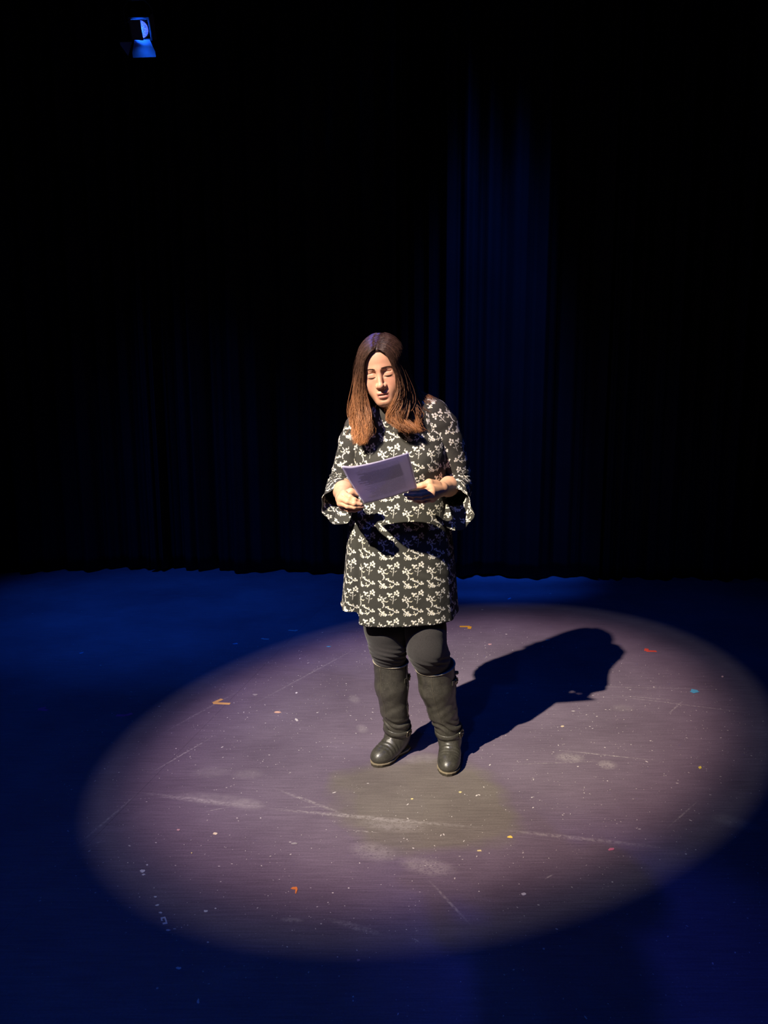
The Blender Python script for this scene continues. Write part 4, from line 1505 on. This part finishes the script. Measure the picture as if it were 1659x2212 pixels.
M_PAPER = mat_paper()
TLc, TRc, BLc, BRc = at(737, 1012, 2.375), at(881, 979, 2.365), at(786, 1088, 2.560), at(900, 1055, 2.545)
pc = (TLc + TRc + BLc + BRc) / 4
sheaf = empty('paper_sheaf', pc, label='few loose printed pages held at waist height in both hands', cat='papers')
nrm = np.cross(TRc - TLc, BLc - TLc); nrm /= np.linalg.norm(nrm)
if nrm[2] < 0: nrm = -nrm
for k, (dx, dy, dn) in enumerate(((0, 0, 0), (.0024, .0016, .0008))):
    n_ = 29
    u, w = np.meshgrid(np.linspace(0, 1, n_), np.linspace(0, 1, n_), indexing='ij')
    u_, w_ = u[..., None], w[..., None]
    Pp = TLc * (1 - u_) * (1 - w_) + TRc * u_ * (1 - w_) + BLc * (1 - u_) * w_ + BRc * u_ * w_
    Pp = Pp + np.array([dx, 0, dy]) + nrm * dn
    sag = np.sin(PI * u) * (1 - .35 * u) * (1 - .25 * w)
    Pp = Pp - nrm * (.008 * sag)[..., None]
    Pp[..., 2] += .006 * np.exp(-((u) / .10) ** 2 - ((w) / .15) ** 2)       # lifted corner
    V = Pp.reshape(-1, 3) - pc
    i, j = np.meshgrid(np.arange(n_ - 1), np.arange(n_ - 1), indexing='ij')
    a = (i * n_ + j).ravel()
    o = mesh_obj('sheet', V, np.stack([a, a + 1, a + n_ + 1, a + n_], -1), M_PAPER, sheaf, uv=np.stack([u.ravel(), 1 - w.ravel()], -1))
    o.modifiers.new('t', 'SOLIDIFY').thickness = .0003
# ------------------------------------------------------------------ tape marks and scraps on the stage floor
TAPE = {}


def tape_mat(name, col):
    if name not in TAPE:
        TAPE[name] = simple(name + '_tape', col, .55, .35, var=.18, scale=120)
    return TAPE[name]


def poly_thing(name, outlines, h, mat, label, cat, group=None):
    """flat piece with real thickness; outlines are lists of pixel points on the floor"""
    pts = [np.array([fl(*q)[:2] for q in o]) for o in outlines]
    c = np.concatenate(pts).mean(0)
    mb = MB()
    for o in pts:
        q = o - c
        area = sum(q[i][0] * q[(i + 1) % len(q)][1] - q[(i + 1) % len(q)][0] * q[i][1] for i in range(len(q)))
        if area < 0: q = q[::-1]
        mb.prism([tuple(p) for p in q], h)
    o = mb.build(name, mat, label=label, cat=cat, group=group)
    o.location = (c[0], c[1], .0004)
    return o


def strip(a, b, w):
    """a strip of tape between two pixels, w metres wide: world corners"""
    A, B = fl(*a)[:2], fl(*b)[:2]
    d = (B - A) / np.linalg.norm(B - A)
    n_ = np.array([-d[1], d[0]]) * w / 2
    return [A + n_, B + n_, B - n_, A - n_]


def tape_corner(name, corner, e1, e2, w, mat, label):
    """two strips of tape meeting at a corner: each strip is a part"""
    c = fl(*corner)
    r = empty(name, (c[0], c[1], .0004), label=label, cat='tape mark', group='spike tape marks on the stage')
    for k, e in enumerate((e1, e2)):
        q = [p - c[:2] for p in strip(corner, e, w)]
        area = sum(q[i][0] * q[(i + 1) % 4][1] - q[(i + 1) % 4][0] * q[i][1] for i in range(4))
        if area < 0: q = q[::-1]
        o = MB().prism([tuple(p) for p in q], .0005).build('tape_strip', mat, r)
        o.location = (0, 0, .0005 * k)
    return r


tape_corner('tape_mark', (461, 1519), (497, 1520.5), (480, 1510.5), .020, tape_mat('yellow', (.85, .50, .16)), 'pale yellow V of spike tape on the lit floor left of the woman')
tape_corner('tape_mark', (1015, 1353.5), (993, 1353.5), (1013.5, 1358.5), .022, tape_mat('gold', (.80, .42, .03)), 'gold L of spike tape behind the dress hem at the right')
tape_corner('tape_mark', (1396, 1406.5), (1418, 1407), (1397, 1401.5), .022, tape_mat('red', (.85, .10, .06)), 'red L of spike tape at upper right of the light pool')
tape_corner('tape_mark', (1507, 1493), (1493, 1490.5), (1494, 1496), .024, tape_mat('cyan', (.10, .42, .62)), 'light blue Y of spike tape at the right of the light pool')
tape_corner('tape_mark', (83, 1532.5), (103, 1534.5), (99, 1528.5), .018, tape_mat('magenta', (.80, .10, .30)), 'dim magenta tape mark at far left in the blue dark')
tape_corner('tape_mark', (272, 1546), (251, 1545.5), (286, 1541.5), .020, tape_mat('magenta', (.80, .10, .30)), 'magenta tape mark just left of the light pool edge')
tape_corner('tape_mark', (640, 1363), (623, 1361.5), (640.5, 1361), .016, tape_mat('grey', (.45, .45, .45)), 'grey tape mark in the dark beyond the pool, left of the dress')
tape_corner('tape_mark', (568, 1380.5), (581, 1381), (566, 1379), .016, tape_mat('grey', (.45, .45, .45)), 'short grey tape mark beside a blue scrap in the dark')
for k, (p, lab) in enumerate([(((502, 1391), (512, 1389), (514, 1391.5), (505, 1392)), 'blue scrap in the dark floor left of the grey tape'),
                              (((171, 1411), (181, 1408.5), (179, 1411), (173, 1412.5)), 'blue scrap far left under the bright blue floor'),
                              (((1178, 1382.5), (1188, 1381.5), (1188, 1383), (1179, 1384)), 'blue scrap beside the shadow of the head'),
                              (((1096, 1294), (1103, 1291), (1104, 1293), (1098, 1295)), 'blue scrap near the curtain, right of the dress')]):
    poly_thing('tape_scrap', [p], .0006, tape_mat('cyan', (.10, .42, .62)), lab, 'scrap', 'blue tape scraps')


def blob(cx, cy, rx, ry, n=9, seed=0):
    r = random.Random(seed)
    return [(cx + rx * math.cos(2 * PI * i / n) * r.uniform(.55, 1.15), cy + ry * math.sin(2 * PI * i / n) * r.uniform(.55, 1.15)) for i in range(n)]


W_ = tape_mat('white', (.72, .68, .70))
Y_ = tape_mat('pale_yellow', (.80, .66, .30))
SCR = [(308, 1882.5, 5.5, 4, W_, 'largest white scrap of the trail at lower left of the pool'), (318, 1869, 3, 1.6, W_, 'small white fleck just above the largest white scrap'),
       (310, 1890, 4, 1.6, W_, 'thin white fleck just below the largest white scrap'), (336, 1938, 3.6, 1.8, W_, 'white fleck midway down the trail at lower left'),
       (340, 1956, 5, 1.8, W_, 'flat white fleck near the lower rim of the pool at left'), (347, 1972, 4, 1.8, W_, 'small white fleck right above the ringed scrap at the rim'),
       (363, 2010, 6, 1.8, W_, 'pale thin fleck below the ringed scrap outside the pool'), (444, 1969, 6.5, 2.4, W_, 'elongated white scrap inside the lower left rim'),
       (466, 1963, 3, 1.5, W_, 'tiny white fleck beside the elongated white scrap'), (465, 1801, 6.5, 3, tape_mat('cream', (.85, .72, .50)), 'cream scrap on the lit floor at left'),
       (414, 1843, 1.8, 1.5, Y_, 'pale yellow crumb right below the cream scrap'), (385, 1793, 4, 2, tape_mat('rose', (.62, .36, .36)), 'reddish fleck left of the cream scrap'),
       (636, 1822.5, 8, 1.8, tape_mat('ash', (.35, .32, .32)), 'grey worn fleck left of the large footprint'), (1102, 1808.5, 7, 3, tape_mat('egg_yellow', (.90, .62, .12)), 'egg yellow scrap right of the large footprint'),
       (1035.5, 1838, 6.5, 1.8, Y_, 'thin pale yellow scrap below the egg yellow one'), (1320, 1835, 6.5, 3.6, tape_mat('pink', (.75, .22, .34)), 'pink scrap on the lit floor at lower right'),
       (1131, 1932, 7.5, 2.8, W_, 'white double fleck near the lower rim at right'), (1512, 1658.5, 4, 3, tape_mat('lemon', (.85, .72, .10)), 'lemon yellow crumb at the right of the pool'),
       (1561, 1462, 3.4, 1.8, tape_mat('blush', (.85, .55, .50)), 'pale pink fleck above the light blue tape mark'), (994, 1711.5, 4.5, 1.6, Y_, 'pale yellow fleck in front of the right boot'),
       (890, 1726, 3, 1.6, Y_, 'yellowish crumb in the olive patch before the boots'), (1215, 1569, 5, 2, tape_mat('sand', (.62, .50, .34)), 'sand coloured flake right of the cast shadow'),
       (600, 1539, 7, 2, tape_mat('peach', (.80, .48, .32)), 'peach coloured flake cluster left of the legs'), (640, 1497, 3, 1.6, W_, 'white fleck above the peach flakes'),
       (551, 1501, 6, 1.6, tape_mat('ash', (.35, .32, .32)), 'grey flake right of the yellow tape V'), (1058, 1392, 5, 1.2, tape_mat('rose', (.62, .36, .36)), 'small rose scrap right of the knee'),
       (710, 1397, 5, 1, tape_mat('cyan', (.10, .42, .62)), 'thin bluish scrap left of the knee'), (386, 2092, 6, 3, W_, 'pale fleck on the dark floor at the bottom, left'),
       (428, 2164, 4, 6, W_, 'slanted pale fleck lowest on the dark floor'), (774, 2075, 4.5, 3, tape_mat('rose', (.62, .36, .36)), 'dull mauve fleck on the dark floor at the bottom'),
       (763, 2154, 2, 2, W_, 'tiny pale crumb low on the dark floor at the middle'), (763, 2163, 2, 2, W_, 'tiniest pale crumb just below another on the dark floor'),
       (1175, 2050, 2.5, 2.5, W_, 'tiny pale crumb on the dark floor at lower right')]
for k, (cx, cy, rx, ry, m_, lab) in enumerate(SCR):
    poly_thing('floor_scrap', [blob(cx, cy, rx, ry, 9, k)], .0012, m_, lab, 'scrap', 'scraps and flecks on the stage floor')
# ringed scrap at the rim and the orange scrap
poly_thing('floor_scrap', [[(347, 1983), (357, 1981), (361, 1991), (358, 1993), (355, 1984), (350, 1986), (352, 1990), (348, 1990)], [(351, 1994.5), (361, 1992.5), (362, 1996), (352, 1998)]],
           .0012, W_, 'torn white ring of tape at the lower left rim', 'scrap', 'scraps and flecks on the stage floor')
poly_thing('floor_scrap', [[(628, 1920), (632, 1917), (641, 1916.5), (643, 1921), (640, 1931), (637.5, 1930), (638, 1922), (633, 1921.5)]], .0012, tape_mat('orange', (.85, .26, .06)),
           'orange torn leaf-like scrap near the bottom of the pool', 'scrap', 'scraps and flecks on the stage floor')

# countless tiny flecks of dust and paint
r_ = np.random.default_rng(3)
mb = MB()
for _ in range(4200):
    if r_.random() < .75:
        a_, q_ = r_.random() * 2 * PI, math.sqrt(r_.random())
        x, y = .2 + 1.5 * q_ * math.cos(a_), 3.0 + 1.5 * q_ * math.sin(a_)
    else:
        x, y = r_.uniform(-2.4, 2.4), r_.uniform(1.1, 5.2)
    if -.09 < x < .36 and 2.60 < y < 2.93: continue
    s_ = .00075 * math.exp(r_.normal() * .55)
    al = 1 + 2.2 * r_.random() ** 3
    an = r_.random() * PI
    q = [(x + s_ * (al * math.cos(t) * math.cos(an) - math.sin(t) * math.sin(an)), y + s_ * (al * math.cos(t) * math.sin(an) + math.sin(t) * math.cos(an))) for t in np.linspace(0, 2 * PI, 6)[:-1]]
    mb.prism(q, .0005, Matrix.Translation((0, 0, .0002)))
mb.build('floor_flecks', simple('fleck', (.62, .57, .54), .8, .1, var=.5, scale=7), label='fine pale flecks strewn over the stage floor', cat='flecks', kind='stuff')

# ------------------------------------------------------------------ stage light hanging at the upper left
M_CAN = simple('black_lamp_housing', (.02, .02, .022), .5, .3)
M_DOOR = simple('barn_door_steel', (.16, .16, .17), .55, .3)


def mat_lens():
    m, n, b = new_mat('blue_lit_lens')
    t = nd(n, 'ShaderNodeTexCoord')
    vo = nd(n, 'ShaderNodeTexVoronoi'); vo.inputs['Scale'].default_value = 190
    n.links.new(t.outputs['Object'], vo.inputs['Vector'])
    b.inputs['Base Color'].default_value = (.05, .08, .3, 1)
    b.inputs['Roughness'].default_value = .2
    n.links.new(mixc(n, mr(n, vo.outputs['Distance'], .15, .65), (.30, .34, 1.0), (.015, .06, .75)), b.inputs['Emission Color'])
    b.inputs['Emission Strength'].default_value = 1.0
    return m


LP = at(303, 63, 5.0)
lamp = empty('stage_light', LP, label='stage spotlight with open barn doors and a glowing blue lens, hanging at upper left', cat='stage light')
lamp.scale = (.80, .80, .80)
# the lamp looks down and towards the viewer's right: local -Z is the beam
aimv = Vector((.22, -.85, -.52)).normalized()
lamp.rotation_euler = (aimv.to_track_quat('-Z', 'Y').to_matrix() @ Matrix.Rotation(math.radians(-7), 3, 'Z')).to_euler()


def cyl(mb, r0, r1, z0, z1, n=28):
    a = np.linspace(0, 2 * PI, n, endpoint=False)
    vs = [(r0 * math.cos(t), r0 * math.sin(t), z0) for t in a] + [(r1 * math.cos(t), r1 * math.sin(t), z1) for t in a]
    mb.add(vs, [(i, (i + 1) % n, n + (i + 1) % n, n + i) for i in range(n)] + [tuple(range(n))[::-1], tuple(range(n, 2 * n))])


mb = MB(); cyl(mb, .066, .070, .012, .17); cyl(mb, .070, .050, .17, .24); mb.box((0, 0, .15), (.050, .050, .12)); mb.build('housing', M_CAN, lamp)
# lens: a shallow dome
vs, fs = [(0, 0, -.012)], []
for k in range(1, 7):
    for i in range(36):
        t = 2 * PI * i / 36
        vs.append((.058 * k / 6 * math.cos(t), .058 * k / 6 * math.sin(t), -.012 * (1 - (k / 6) ** 2)))
fs += [(0, 1 + (i + 1) % 36, 1 + i) for i in range(36)]
for k in range(5):
    fs += [(1 + k * 36 + i, 1 + k * 36 + (i + 1) % 36, 1 + (k + 1) * 36 + (i + 1) % 36, 1 + (k + 1) * 36 + i) for i in range(36)]
mesh_obj('lens', vs, fs, mat_lens(), lamp)
mb = MB()
for s_ in (-1, 1):
    mb.box((s_ * .070, 0, .003), (.006, .076, .008)); mb.box((0, s_ * .070, .003), (.064, .006, .008))
mb.build('door_frame', M_CAN, lamp)


def door(side, tilt, pts):
    """sheet leaf hinged on one edge of the frame; side = angle of that edge"""
    M = Matrix.Rotation(side, 4, 'Z') @ Matrix.Translation((0, .068, -.006)) @ Matrix.Rotation(tilt, 4, 'X')
    return MB().prism(pts, .0015, M).build('barn_door', M_DOOR, lamp)


def trap(w0, w1, ln):
    return [(-w0, 0), (w0, 0), (w1, ln * .70), (w1, ln), (-w1, ln), (-w1, ln * .70)]


door(PI, math.radians(-38), trap(.056, .085, .130))                  # lower leaf, lit by the lens
door(0, math.radians(110), trap(.056, .085, .110))                    # upper leaf swung back
door(-PI / 2, math.radians(-152), trap(.062, .066, .092))            # leaf folded in over the left of the lens
door(PI / 2, math.radians(70), trap(.056, .085, .110))               # right leaf swung back
door(PI, math.radians(-24), [(-.075, .012), (-.120, .105), (-.165, .030), (-.165, .012)])   # small side flap
# yoke, clamp and the pipe it hangs from
mb = MB()
mb.tube([(-.105, 0, .10), (-.105, .12, .12), (-.06, .17, .13), (.06, .17, .13), (.105, .12, .12), (.105, 0, .10)], .008, 6)
mb.build('yoke', M_CAN, lamp, True)
mb = MB(); mb.box((0, .205, .13), (.020, .036, .020)); mb.build('clamp', M_CAN, lamp)
top = np.array(lamp.matrix_basis @ Vector((0, .272, .13)))
MB().tube([(-4.5, top[1], top[2]), (4.5, top[1], top[2])], .024, 12).build('lighting_pipe', M_CAN, smooth=True, label='black lighting pipe the stage light hangs from', cat='pipe')
la = bpy.data.lights.new('stage_light_beam', 'AREA')
la.shape = 'DISK'; la.size = .10; la.energy = 11.0; la.color = BLUE; la.spread = math.radians(150)
lo = bpy.data.objects.new('stage_light_beam', la); COL.objects.link(lo); lo.parent = lamp; lo.location = (0, 0, -.016)
